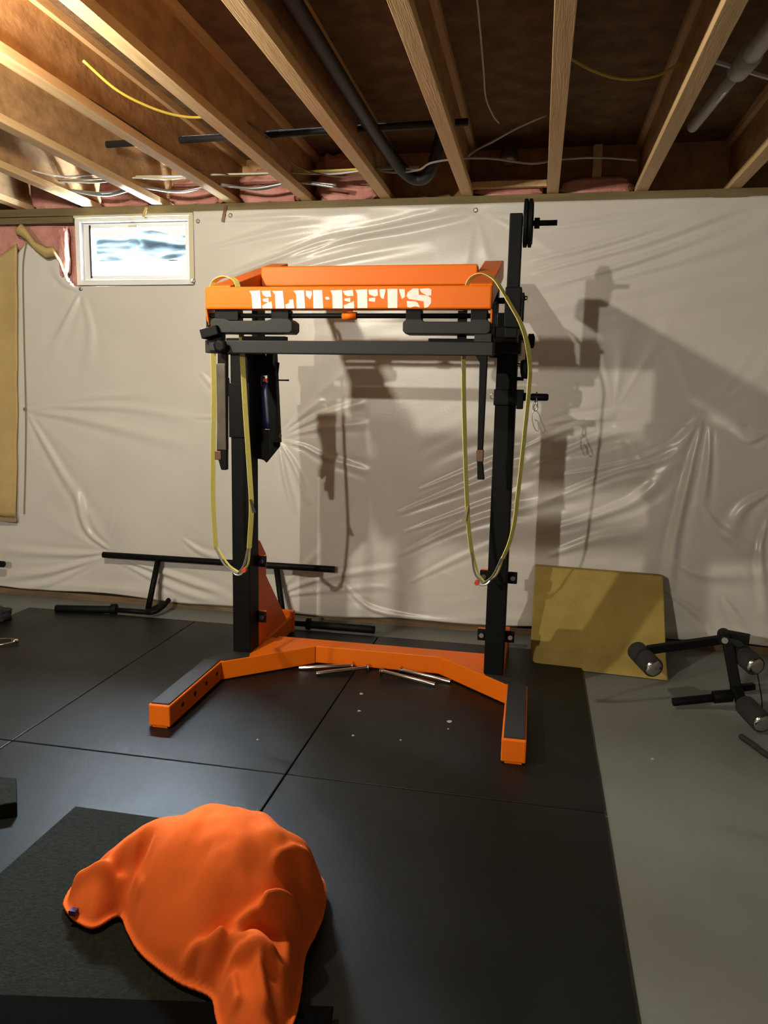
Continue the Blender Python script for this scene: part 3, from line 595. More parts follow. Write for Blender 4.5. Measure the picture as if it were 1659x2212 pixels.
# orange top frame
FY0, FY1 = -1.50, -.65
def arm_z(y): return 1.875 + .27 * (y - FY0)
fb = MB().box((-1.446, -1.50, 1.831), (-.205, -1.435, 1.926)).build('front_bar', M_orange, sm, bevel=.008)
sl = math.atan(.27)
for x in (-1.395, -.255):
    MB().beam((x, -1.437, arm_z(-1.437) + .002), (x, FY1, arm_z(FY1) + .012), .098, .09, up=(0, 0, 1)).build('side_arm', M_orange, sm, bevel=.006)
    s = -1 if x < -.8 else 1
    xo = x + s * .049
    MB().prism([(xo - .004, -1.49, 1.833), (xo - .004, -1.40, 1.833), (xo - .004, -1.44, 1.765), (xo - .004, -1.47, 1.765)], (.008, 0, 0)).build('hanger_tab', M_orange, sm, bevel=.001)
MB().box((-1.347, -1.075, 1.985), (-.303, -1.0, 2.078)).build('rear_bar', M_orange, sm, bevel=.007)
# lettering on the front bar; drawn in photo-like units, x 442..1062 across the bar face
letters = [[(545, 629), (569, 628), (572, 666), (552, 666), (550, 637)], [(573, 629), (592, 628.5), (594, 641), (584, 642), (576, 638)], [(575, 646), (588, 644), (589, 654), (577, 651)], [(574, 660), (582, 656), (595, 651), (597, 666), (575, 666)],
           [(597, 629), (620, 629), (624, 666), (604, 666), (603, 637)], [(626, 658), (634, 655), (635, 648), (643, 647), (646, 666), (627, 666)],
           [(644, 629), (667, 628), (670, 666), (651, 666), (650, 637)], [(671, 629), (684, 630), (685, 636), (681, 647), (677, 644), (672, 640)], [(687, 628), (707, 628), (709.5, 666), (688, 666)], [(713, 643), (720, 641.5), (724, 647), (716, 648)],
           [(725, 629), (750, 628), (752, 666), (730, 666), (729, 637)], [(752, 630), (773, 628), (775, 640), (762, 641), (755, 637)], [(755, 646), (768, 644), (768, 653), (756, 650)], [(754, 660), (776, 651), (777, 666), (755, 666)],
           [(779, 628), (804, 627), (805, 665.5), (784, 665.5), (783, 636)], [(806.6, 628), (826, 627), (827, 640), (820, 642), (808, 637)], [(808, 645), (822, 644), (821, 653), (808, 651)],
           [(830, 627), (843, 627), (842, 634), (839, 647), (834, 645), (831, 639)], [(846.8, 626.5), (868, 626.5), (868.6, 665.5), (848.5, 665.5)], [(871, 627), (883, 627), (884, 643), (878, 647), (874, 638)],
           [(912, 626), (900, 626), (890, 633), (887, 641), (892, 647), (923, 652), (925, 665.5), (932, 664), (938.5, 656), (938.5, 646), (931, 640), (913, 639)], [(914, 627), (932, 625.5), (938.5, 628), (938.5, 640), (930, 640.5), (918, 634)], [(888, 651), (906, 652), (911, 655), (916, 664), (905, 662), (895, 665), (889, 663)]]
lt = MB()
for L in letters:
    lt.prism([(-1.446 + (x - 442) * .0020016, -1.5004, 1.9247 - (y - 620) * .00197) for x, y in L], (0, -.0007, 0))
lt.build('logo_lettering', M_letter, fb, label='white ELITEFTS stencil lettering')
MB().cyl((-1.44, -1.455, 1.808), (-.21, -1.455, 1.808), .0105, 16).build('pivot_rod', M_black, sm)
MB().cyl((-.838, -1.455, 1.808), (-.776, -1.455, 1.808), .0165, 18).build('rod_sleeve', M_orange, sm)
MB().box((-.815, -1.463, 1.815), (-.795, -1.447, 1.835)).build('rod_tab', M_orange, sm)
# lower black cross bar with its side arms
MB().box((-1.448, -1.50, 1.645), (-.192, -1.445, 1.700)).build('handle_bar', M_grey, sm, bevel=.004)
for x, s in ((-1.415, -1), (-.235, 1)):
    MB().beam((x, -1.446, 1.672), (x, -1.02, 1.700), .05, .055).build('support_arm', M_black, sm, bevel=.004)
    xo = -1.452 if s < 0 else -.199
    MB().prism([(xo, -1.475, 1.655), (xo, -1.475, 1.86), (xo, -1.44, 1.87), (xo, -1.41, 1.80), (xo, -1.40, 1.655)], (.009, 0, 0)).build('end_plate', M_black, sm, bevel=.001)
# pads
def pad(xa, xb, za, zb, y0, y1, extra=None):
    pts = [(xa + .012, za), (xb - .012, za), (xb, za + .012), (xb, zb - .014), (xb - .018, zb)]
    if extra == 'L': pts += [(xb - .09, zb), (xb - .115, zb - .008), (xa + .09, zb - .010), (xa + .06, zb), (xa + .01, zb), (xa, zb - .012), (xa, za + .01)]
    else: pts += [(xb - .07, zb), (xb - .085, zb - .010), (xa + .09, zb - .010), (xa + .075, zb), (xa + .015, zb), (xa, zb - .014), (xa, za + .012)]
    return MB().prism([(x, y0, z) for x, z in pts], (0, y1 - y0, 0)).build('shoulder_pad', M_grey, sm, bevel=.004)
pl_ = pad(-1.42, -1.046, 1.731, 1.792, -1.505, -1.40, 'L')
pr_ = pad(-.568, -.206, 1.731, 1.791, -1.505, -1.40)
MB().box((-.27, -1.50, 1.700), (-.200, -1.44, 1.735)).build('pad_bracket', M_grey, pr_, bevel=.002)
MB().box((-1.43, -1.49, 1.700), (-1.375, -1.44, 1.735)).build('pad_bracket', M_black, pl_, bevel=.002)
for x0, x1, p_ in ((-1.15, -1.07, pl_), (-1.41, -1.30, pl_), (-.560, -.495, pr_), (-.290, -.222, pr_)):
    MB().box((x0, -1.48, 1.785), (x1, -1.42, 1.832)).build('pad_clamp', M_black, p_, bevel=.003)
MB().box((-.465, -1.46, 1.700), (-.27, -1.42, 1.716)).build('spacer_plate', M_black, sm, bevel=.001)
MB().box((-1.30, -1.44, 1.700), (-1.10, -1.40, 1.722)).build('spacer_plate', M_black, sm, bevel=.001)
MB().box((-.347, -1.44, 1.716), (-.31, -1.41, 1.83)).build('link_plate', M_black, sm, bevel=.001)
# hanging drop handles
for pts, name in (([(-1.392, 1.645), (-1.350, 1.645), (-1.353, 1.40), (-1.357, 1.13), (-1.383, 1.13), (-1.398, 1.185), (-1.402, 1.22)], 'L'), ([(-.268, 1.655), (-.213, 1.655), (-.217, 1.22), (-.206, 1.135), (-.236, 1.135), (-.240, 1.22), (-.246, 1.62)], 'R')):
    h = MB().prism([(x, -1.495, z) for x, z in pts], (0, .028, 0)).build('drop_handle', M_black, sm, bevel=.004)
    if name == 'L':
        MB().box((-1.410, -1.50, 1.175), (-1.380, -1.465, 1.215)).build('hook_tip', M_brown, h, bevel=.003)
        MB().box((-1.398, -1.4975, 1.22), (-1.356, -1.4645, 1.60)).build('worn_sleeve', M_worn, h, bevel=.003)
    else:
        MB().box((-.244, -1.4975, 1.21), (-.214, -1.4645, 1.26)).build('hook_tip', M_brown, h, bevel=.003)
# clamp knobs at the left end
MB().beam((-1.452, -1.515, 1.722), (-1.375, -1.515, 1.742), .045, .042, up=(0, 0, 1)).build('clamp_block', M_black, sm, bevel=.004)
MB().lathe((-1.362, -1.545, 1.672), (-1.362, -1.50, 1.672), [(0, .018), (.004, .030), (.02, .032), (.026, .018), (.045, .010)], 6).build('knob', M_black, sm)
MB().beam((-1.425, -1.506, 1.672), (-1.385, -1.506, 1.672), .01, .035).build('slot_plate', M_grey, sm, bevel=.001)
# collar group on the right upright
MB().box((-.212, -1.085, 1.675), (-.092, -.905, 1.738)).build('collar', M_grey, sm, bevel=.004)
MB().box((-.165, -1.09, 1.738), (-.072, -.90, 1.786)).build('collar', M_grey, sm, bevel=.004)
MB().lathe((-.070, -1.05, 1.735), (-.03, -1.05, 1.735), [(0, .012), (.006, .012), (.010, .034), (.034, .034), (.04, .02)], 7).build('knob', M_black, sm)
MB().cyl((-.062, -1.05, 1.72), (-.062, -1.05, 1.64), .008, 10).build('guide_rod', M_black, sm)
MB().lathe((-.064, -1.05, 1.652), (-.064, -1.05, 1.565), [(0, .016), (.006, .026), (.035, .028), (.06, .026), (.075, .022), (.087, .016)], 12).build('pull_pin', M_black, sm)
MB().cyl((-.105, -1.062, 1.628), (-.088, -1.062, 1.628), .008, 10).build('bolt', M_chrome, sm)
MB().cyl((-.105, -1.03, 1.565), (-.073, -1.03, 1.565), .009, 12).build('stop_pin', M_black, sm)
MB().box((-.206, -1.072, 1.44), (-.098, -.91, 1.515)).build('collar', M_black, sm, bevel=.004)
MB().box((-.10, -1.07, 1.425), (-.070, -.95, 1.515)).build('horn_flange', M_black, sm, bevel=.003)
MB().lathe((-.072, -1.02, 1.482), (.045, -1.02, 1.482), [(0, .019), (.03, .019), (.034, .014), (.036, .014), (.04, .017), (.108, .017), (.117, .013)], 20).build('storage_horn', M_black, sm)
MB().tube([(-.208, -1.06, 1.495), (-.222, -1.06, 1.488), (-.222, -1.06, 1.475), (-.208, -1.06, 1.468)], .002, 6).build('pin_ring', M_chrome, sm)
# right mast with its top horn
MB().box((-.150, -1.47, 1.72), (-.098, -1.40, 2.207)).build('mast', M_black, sm, bevel=.004)
MB().box((-.154, -1.48, 1.76), (-.088, -1.39, 1.92)).build('mast_sleeve', M_black, sm, bevel=.004)
MB().box((-.086, -1.46, 1.79), (-.077, -1.40, 1.90)).build('mast_plate', M_black, sm, bevel=.002)
MB().cyl((-.077, -1.45, 1.879), (-.064, -1.45, 1.879), .009, 12).build('bolt', M_chrome, sm)
MB().box((-.20, -1.46, 1.72), (-.10, -1.06, 1.765)).build('mast_arm', M_black, sm, bevel=.004)
MB().cyl((-.098, -1.43, 2.174), (.038, -1.43, 2.174), .0108, 20).build('plate_horn', M_black, sm)
MB().cyl((-.052, -1.43, 2.174), (-.031, -1.43, 2.174), .021, 18).build('horn_collar', M_black, sm)
# pivot hardware between the frame and the right upright
MB().box((-.235, -1.06, 1.66), (-.205, -.95, 2.0)).build('pivot_plate', M_black, sm, bevel=.003)
MB().box((-.205, -1.08, 1.735), (-.166, -.95, 1.86)).build('pivot_block', M_black, sm, bevel=.004)
MB().cyl((-.245, -1.02, 1.92), (-.17, -1.02, 1.92), .014, 14).build('pivot_pin', M_black, sm)
MB().cyl((-.20, -1.085, 1.765), (-.20, -1.06, 1.765), .02, 14).build('bolt', M_chrome, sm)
MB().box((-1.40, -1.06, 1.69), (-1.37, -.95, 2.0)).build('pivot_plate', M_black, sm, bevel=.003)
MB().box((-1.53, -1.075, 1.66), (-1.40, -.91, 1.74)).build('collar', M_black, sm, bevel=.004)
# carriage on the left upright with gas spring bracket
MB().box((-1.522, -1.068, 1.25), (-1.412, -.918, 1.52)).build('collar', M_black, sm, bevel=.003)
MB().cyl((-1.53, -1.06, 1.545), (-1.522, -1.06, 1.455), .010, 12).build('side_pin', M_grey, sm)
MB().prism([(-1.455, -.90, 1.27), (-1.31, -.90, 1.27), (-1.312, -.90, 1.20), (-1.385, -.90, 1.112), (-1.40, -.90, 1.125), (-1.42, -.90, 1.13), (-1.455, -.90, 1.13)], (0, .012, 0)).build('bracket_plate', M_black, sm, bevel=.002)
MB().prism([(-1.455, -.90, 1.70), (-1.40, -.90, 1.70), (-1.385, -.90, 1.655), (-1.365, -.90, 1.645), (-1.315, -.90, 1.63), (-1.325, -.90, 1.535), (-1.38, -.90, 1.565), (-1.455, -.90, 1.55)], (0, .012, 0)).build('bracket_plate', M_black, sm, bevel=.002)
MB().beam((-1.352, -.91, 1.72), (-1.328, -.91, 1.22), .046, .05, up=(0, 1, 0)).build('bracket_tube', M_black, sm, bevel=.003)
MB().box((-1.46, -.91, 1.235), (-1.40, -.87, 1.56)).build('bracket_spine', M_black, sm, bevel=.003)
MB().box((-1.46, -.905, 1.262), (-1.31, -.88, 1.285)).build('bracket_rib', M_black, sm, bevel=.001)
MB().lathe((-1.392, -.89, 1.53), (-1.372, -.89, 1.29), [(0, .008), (.01, .018), (.05, .030), (.20, .032), (.235, .028), (.243, .012)], 20).build('gas_cylinder', M_blue, sm)
MB().cyl((-1.40, -.90, 1.538), (-1.35, -.90, 1.545), .009, 10).build('red_grip', M_red, sm)
MB().cyl((-1.32, -.90, 1.541), (-1.262, -.90, 1.541), .004, 10).build('cross_pin', M_black, sm)
MB().cyl((-1.315, -.915, 1.255), (-1.300, -.915, 1.255), .013, 10).build('pivot_bolt', M_brown, sm)

# weight plates on the mast horn
for k, (x0, x1, w) in enumerate([(-.0945, -.078, 'thin black weight plate on the top horn, the one against the mast'), (-.0755, -.060, 'thin black weight plate on the top horn, the outer one beside the collar')]):
    c = (-1.43, 2.174); t = thing('weight_plate', w, 'weight plate', (x0, c[0], c[1] - .093), 'thin plates on the mast horn')
    prof = [(0, .013), (0, .088), (.002, .093), (x1 - x0 - .002, .093), (x1 - x0, .088), (x1 - x0, .013)]
    b = MB(); n = 48; vs = []; fs = []
    for tt, r in prof:
        for i in range(n): th = 2 * math.pi * i / n; vs.append((x0 + tt, c[0] + r * math.cos(th), c[1] + r * math.sin(th)))
    for j in range(len(prof)):
        j2 = (j + 1) % len(prof)
        for i in range(n): fs.append((j * n + i, j * n + (i + 1) % n, j2 * n + (i + 1) % n, j2 * n + i))
    b.add(vs, fs, False).build('disc', M_black, t)
    MB().add([(x0 + .0025 * (1 if k else 1) + dx, c[0] + .088 * math.cos(a) * s, c[1] + .088 * math.sin(a) * s) for dx in (.0,) for s in (1,) for a in [0]], []) if False else None
    b = MB(); b.tube([(x1 + .0005, c[0] + .078 * math.cos(a), c[1] + .078 * math.sin(a)) for a in [2 * math.pi * i / 24 for i in range(24)]], .003, 6, True, 2); b.build('rim', M_grey, t)

# snap hook hanging from the storage horn
t = thing('snap_hook', 'open steel snap hook hanging from the black horn right of the machine', 'hook', (-.005, -1.03, 1.34))
MB().tube([(-.015, -1.04, 1.46), (-.022, -1.04, 1.435), (-.012, -1.04, 1.42), (-.004, -1.04, 1.435), (-.008, -1.04, 1.46), (-.010, -1.02, 1.502), (-.012, -1.0, 1.482), (-.014, -1.02, 1.463)], .0045, 8, True).build('shackle_ring', M_steel, t)
MB().tube([(-.012, -1.04, 1.425), (-.024, -1.04, 1.41), (-.024, -1.04, 1.375), (-.010, -1.04, 1.335), (.002, -1.04, 1.325), (.008, -1.04, 1.335), (.0, -1.04, 1.37)], .0022, 8).build('hook_wire', M_steel, t)
MB().tube([(-.012, -1.042, 1.425), (.004, -1.042, 1.405), (.018, -1.042, 1.37), (.036, -1.042, 1.335), (.034, -1.042, 1.322), (.020, -1.042, 1.322), (.006, -1.042, 1.365), (-.014, -1.042, 1.378)], .0022, 8).build('gate_wire', M_steel, t)

# ------------------------------------------------------------ yellow straps
def strap(label, path_l, path_r, over, yb, knot, tagpos, tagm, split=.11):
    t = thing('yellow_strap', label, 'strap', (knot[0], yb, knot[2] - .03), 'yellow loop straps hung over the frame arms')
    P = path_l + over + path_r
    MB().ribbon(P, .024, .004, (.62, .78, 0)).build('webbing', M_strap, t)
    a = Vector(path_l[0]); b = Vector(path_r[-1]); k = Vector(knot)
    # each side splits in two thin strands down to the shackle
    for e, sg in ((a, -1), (b, 1)):
        for off in (-.006, .008):
            mid = e.lerp(k, .55) + Vector((sg * .010 + off * .9, off, -.010))
            MB().ribbon([e + Vector((off * .3, off * .6, .01)), mid, k + Vector((off * .5, off, .004))], .010, .003, (.7, .6, 0)).build('split_strand', M_strap if off > 0 else M_strapgr, t)
    c = k + Vector((0, 0, .010))
    MB().tube([c + Vector((-.030, 0, -.004)), c + Vector((-.012, -.004, -.014)), c + Vector((.012, -.004, -.010)), c + Vector((.028, 0, .010))], .0045, 8).build('shackle', M_steel, t)
    d = Vector((.028, 0, .012)) if knot[0] < -.8 else Vector((-.030, 0, -.006))
    MB().cyl(c + d + Vector((0, -.012, 0)), c + d + Vector((0, .012, 0)), .011, 14).build('shackle_pin', M_red, t)
    MB().add([(tagpos[0], yb - .014, tagpos[2]), (tagpos[3], yb - .02, tagpos[4]), (tagpos[3] + tagpos[5], yb - .02, tagpos[4] + .004), (tagpos[0] + .008, yb - .014, tagpos[2] + .002),
              (tagpos[0], yb - .011, tagpos[2]), (tagpos[3], yb - .017, tagpos[4]), (tagpos[3] + tagpos[5], yb - .017, tagpos[4] + .004), (tagpos[0] + .008, yb - .011, tagpos[2] + .002)],
             [(0, 1, 2, 3), (7, 6, 5, 4), (0, 4, 5, 1), (1, 5, 6, 2), (2, 6, 7, 3), (3, 7, 4, 0)]).build('label_tag', tagm, t)
    return t
y = -1.405
strap('yellow loop strap hanging over the left frame arm in front of the left upright',
      [(-1.452, y, .745), (-1.462, y, .95), (-1.460, y, 1.152), (-1.452, y, 1.45), (-1.452, y, 1.64), (-1.456, y, 1.88)],
      [(-1.322, y, 1.87), (-1.310, y, 1.594), (-1.298, y, 1.369), (-1.282, y, 1.12), (-1.274, y, .945), (-1.286, y, .76)],
      [(-1.450, y, 1.945), (-1.425, y, 1.972), (-1.385, y, 1.982), (-1.345, y, 1.968), (-1.328, y, 1.93)], y, (-1.338, y, .632),
      (-1.278, 0, .99, -1.262, .93, .018), M_rubber)
y = -1.45
strap('yellow loop strap hanging over the right frame arm, its outer side beyond the right upright',
      [(-.252, -1.41, .795), (-.272, -1.41, .92), (-.292, -1.41, 1.15), (-.308, -1.41, 1.395), (-.318, -1.41, 1.60), (-.320, -1.41, 1.776), (-.318, -1.41, 1.90)],
      [(-.172, -1.47, 1.915), (-.128, -1.50, 1.845), (-.086, -1.505, 1.775), (-.058, -1.48, 1.70), (-.042, -1.42, 1.61), (-.042, -1.42, 1.50), (-.048, -1.42, 1.38), (-.058, -1.42, 1.20), (-.068, -1.42, 1.051), (-.075, -1.42, .951), (-.092, -1.42, .86), (-.118, -1.42, .787)],
      [(-.312, -1.41, 1.945), (-.290, -1.41, 1.972), (-.250, -1.41, 1.982), (-.205, -1.415, 1.960)], -1.41, (-.195, -1.415, .668),
      (-.282, 0, 1.01, -.302, .94, .020), M_kraftdk)

# ------------------------------------------------------------ chrome pins on the mat
for (a, b, w) in [((-.905, -.885), (-1.183, -.965), 'chrome headed pin lying leftmost against the orange beam'), ((-.82, -.890), (-1.07, -1.022), 'chrome headed pin crossing just in front of the leftmost pin'),
                  ((-.746, -.925), (-.442, -1.019), 'chrome headed pin nearest, right of the mat seam'), ((-.650, -.882), (-.370, -.959), 'chrome headed pin lying rightmost behind the nearest one')]:
    t = thing('chrome_pin', w, 'pin', (a[0], a[1], MT), 'chrome pins lying in front of the cross beam')
    A = Vector((a[0], a[1], MT + .022)); B = Vector((b[0], b[1], MT + .0115)); d = (B - A).normalized()
    MB().cyl(A + d * .006, B, .0105, 20).build('shaft', M_chrome, t, bevel=.001)
    MB().lathe(A, B, [(0, .006), (.002, .020), (.006, .022), (.008, .010)], 24).build('head', M_chrome, t)

# ------------------------------------------------------------ trap bar leaning on the wall
t = thing('walk_through_bar', 'black walk-through trap bar with tall frame resting on the floor against the sheeted wall', 'barbell', (-2.0, -.2, 0))
MB().cyl((-2.862, -.075, .357), (-1.228, -.075, .362), .021, 18).build('top_tube', M_black, t, bevel=.002)
for xa, xb in ((-2.452, -2.457), (-1.618, -1.52)):
    MB().cyl((xb, -.225, .045), (xa, -.080, .350), .019, 16).build('frame_upright', M_black, t)
MB().cyl((-2.42, -.255, .035), (-2.72, -.262, .035), .017, 16).build('inner_sleeve', M_black, t)
MB().tube([(-2.45, -.258, .035), (-2.40, -.245, .038), (-2.37, -.19, .06), (-2.36, -.12, .09)], .016, 12).build('frame_bend', M_black, t)
MB().cyl((-2.70, -.265, .035), (-3.06, -.335, .035), .025, 20).build('sleeve', M_black, t, bevel=.002)
MB().cyl((-2.70, -.265, .038), (-2.665, -.258, .038), .037, 20).build('sleeve_collar', M_black, t, bevel=.002)
MB().cyl((-1.54, -.235, .035), (-1.36, -.235, .035), .017, 16).build('inner_sleeve', M_black, t)
MB().cyl((-1.365, -.235, .038), (-1.34, -.235, .038), .037, 20).build('sleeve_collar', M_black, t, bevel=.002)
MB().cyl((-1.34, -.235, .035), (-.925, -.235, .035), .025, 20).build('sleeve', M_black, t, bevel=.002)
for xa in (-2.445, -1.53): MB().cyl((xa, -.245, .036), (xa, -.06, .036), .016, 14).build('floor_rail', M_black, t)

# ------------------------------------------------------------ left edge items
tag(MB().cyl((-4.3, -.12, .26), (-3.600, -.12, .252), .022, 18).build('bar_end', M_black, bevel=.002), 'rounded black bar end poking in at the left edge above the floor', 'barbell')
t = thing('spring_clip', 'shiny chrome spring collar clip lying on the mat at left edge', 'clip', (-2.93, -1.0, MT))
MB().tube([(-3.05, -1.06, MT + .008), (-2.95, -1.045, MT + .01), (-2.90, -1.0, MT + .012), (-2.88, -.965, MT + .014), (-2.93, -.955, MT + .02), (-3.05, -.99, MT + .02)], .005, 8).build('wire', M_chrome, t)
MB().cyl((-2.90, -.985, MT + .016), (-2.875, -.96, MT + .016), .012, 14).build('end_cap', M_chrome, t)
tag(blob('dark_lump', -3.27, -.60, .055, .055, .06, .04, M_rubber, 3.3), 'dark rubber lump at the left edge near the wall', 'weight')

# ------------------------------------------------------------ foam block leaning right
fm = MB(); prof = [(-.555, .004), (-.50, .0), (-.26, .0), (-.055, .475), (-.155, .485), (-.46, .075)]
P0 = [(.030, y, z) for y, z in prof]; P0[0] = (.06, -.545, .004); P1 = [(.752, y - .045, z - (.0 if z < .1 else .004)) for y, z in prof]
n = len(prof)
fm.add(P0 + P1, [tuple(range(n)), tuple(reversed(range(n, 2 * n)))] + [(i, n + i, n + (i + 1) % n, (i + 1) % n) for i in range(n)])
tag(fm.build('foam_block', M_foam, bevel=.006), 'large mustard yellow foam block slanted against the sheeted wall at right', 'foam block')

# ------------------------------------------------------------ leg curl attachment
t = thing('leg_attachment', 'black leg extension attachment with foam rollers standing on the grey floor at right', 'gym attachment', (.95, -1.0, 0))
def roller(p, d, L, r=.049):
    p = Vector(p); d = Vector(d).normalized(); q = p + d * L
    ro = MB().lathe(p, q, [(0, r - .008), (.006, r - .001), (L * .45, r), (L * .5, r - .004), (L * .55, r), (L - .006, r - .001), (L, r - .008)], 30).build('foam_roller', M_foamblk, t)
    e = p - d * .004
    MB().lathe(p + d * .006, p - d * .02, [(0, r - .009), (.006, r - .009), (.012, r - .015), (.017, r - .028), (.019, .0005)], 30).build('end_cap', M_chrome, ro)
    return q
roller((.598, -1.06, .227), (-.30, 1.0, .10), .20)
roller((1.062, -.985, .252), (-.24, 1.0, .12), .22)
roller((1.058, -1.185, .056), (-.22, 1.0, .10), .17)
MB().beam((.585, -.93, .272), (.945, -.86, .335), .038, .038).build('arm_tube', M_black, t, bevel=.003)
MB().beam((.955, -.88, .335), (1.00, -.95, .11), .045, .045, up=(0, 1, 0)).build('main_tube', M_black, t, bevel=.004)
MB().beam((1.00, -.94, .13), (1.01, -1.06, .055), .045, .045, up=(0, 1, 0)).build('lower_tube', M_black, t, bevel=.004)
MB().cyl((.935, -.90, .345), (.955, -.80, .345), .030, 20).build('pivot_hub', M_black, t, bevel=.003)
MB().cyl((.935, -.918, .345), (.937, -.905, .345), .015, 16).build('pivot_bolt', M_chrome, t)
MB().prism([(.925, -.905, .360), (1.01, -.905, .345), (1.03, -.905, .325), (1.01, -.905, .315), (.925, -.905, .330)], (0, .008, 0)).build('pivot_plate', M_grey, t, bevel=.001)
MB().beam((.955, -.83, .350), (1.06, -.86, .345), .05, .04).build('top_bracket', M_black, t, bevel=.004)
MB().cyl((.712, -.975, .035), (.92, -.93, .062), .020, 20).build('plate_post', M_black, t, bevel=.002)
MB().cyl((.90, -.94, .065), (.985, -.93, .078), .030, 20).build('post_flange', M_black, t, bevel=.003)
MB().beam((.98, -.93, .11), (1.09, -.90, .125), .03, .03).build('cross_tube', M_black, t, bevel=.003)
MB().tube([(1.08, -.9, .26), (1.10, -.93, .16), (1.11, -.97, .08), (1.10, -1.02, .03)], .003, 6).build('wire_cable', M_black, t)
cable('black_rope', [(.955, -1.255, .014), (.985, -1.33, .014), (1.02, -1.42, .013), (1.09, -1.50, .013), (1.2, -1.55, .013)], .013, M_rubber, 'thick black rope end lying on the grey floor at right edge', 'rope')
dl_ = ['pale debris chip nearest the chrome pins', 'pale debris chip just in front of the one by the chrome pins', 'largest pale chip on the mat left of the right base leg', 'small speck just in front of the largest chip by the right leg', 'tiny speck mid-mat, right of the seam', 'tiny speck beside the mat seam', 'whitish chip on the bare grey floor', 'tiny speck on the shiny mat left of the seam']
for i, (x, y_, s) in enumerate([(-.786, -1.205, .011), (-.75, -1.407, .009), (-.325, -1.421, .012), (-.32, -1.5, .005), (-.507, -1.658, .005), (-.716, -1.664, .006), (.541, -1.546, .010), (-1.10, -1.80, .005)]):
    b = MB(); pts = [(x + s * math.cos(a) * random.uniform(.6, 1.2), y_ + s * math.sin(a) * random.uniform(.6, 1.2), (0 if x > .31 else MT) + .0002) for a in [k * 1.047 for k in range(6)]]
    b.prism(pts, (0, 0, .003)).build('x', M_flake); o = bpy.data.objects['x']; o.name = 'debris_chip'
    tag(o, dl_[i], 'debris', 'pale debris chips on the floor')

# ------------------------------------------------------------ the crumpled orange shirt
outline = [(-1.244, -2.946), (-1.219, -2.979), (-1.16, -3.016), (-1.098, -3.026), (-1.062, -2.97), (-1.004, -3.024), (-.939, -3.081), (-.856, -3.127), (-.785, -3.157), (-.70, -3.18), (-.66, -3.235), (-.60, -3.31), (-.49, -3.31), (-.480, -3.207), (-.490, -3.12),
           (-.515, -3.0), (-.512, -2.92), (-.515, -2.82), (-.55, -2.70), (-.64, -2.63), (-.80, -2.61), (-.95, -2.63), (-1.08, -2.70), (-1.20, -2.78), (-1.255, -2.87)]
folds = [([(-0.692,-3.123),(-0.749,-3.129),(-0.795,-3.15)],0.012,0.05),
 ([(-0.606,-3.044),(-0.566,-3.001),(-0.534,-2.965)],0.012,0.045),
 ([(-0.657,-3.098),(-0.597,-3.053),(-0.543,-2.993)],0.014,0.045),
 ([(-0.727,-3.152),(-0.665,-3.128),(-0.554,-3.141)],0.016,0.05),
 ([(-0.646,-3.16),(-0.582,-3.158),(-0.521,-3.161)],0.01,0.035),
 ([(-1.016,-2.909),(-1.032,-2.936),(-1.073,-2.925)],0.02,-0.06),
 ([(-0.838,-3.146),(-0.79,-3.161)],0.01,0.022),
 ([(-1.216,-2.938),(-1.147,-2.932),(-1.08,-2.937)],0.012,0.028),
 ([(-1.067,-2.934),(-1.038,-2.934),(-0.983,-2.994)],0.01,0.028),
 ([(-0.61,-2.945),(-0.581,-2.878),(-0.554,-2.848)],0.012,0.03),
 ([(-0.603,-2.948),(-0.565,-2.887)],0.012,-0.025),
 ([(-0.637,-3.197),(-0.604,-3.249)],0.012,0.03),
 ([(-0.574,-3.18),(-0.533,-3.245)],0.012,0.03),
 ([(-0.511,-3.164),(-0.534,-3.059)],0.02,0.03),
 ([(-1.218,-2.874),(-1.148,-2.894)],0.014,-0.02),
 ([(-0.727,-3.121),(-0.61,-3.085)],0.04,-0.03)]
def segdist(px, py, a, b):
    ax, ay = a; bx, by = b; dx, dy = bx - ax, by - ay; t_ = np.clip(((px - ax) * dx + (py - ay) * dy) / (dx * dx + dy * dy + 1e-12), 0, 1)
    return np.hypot(px - ax - t_ * dx, py - ay - t_ * dy)
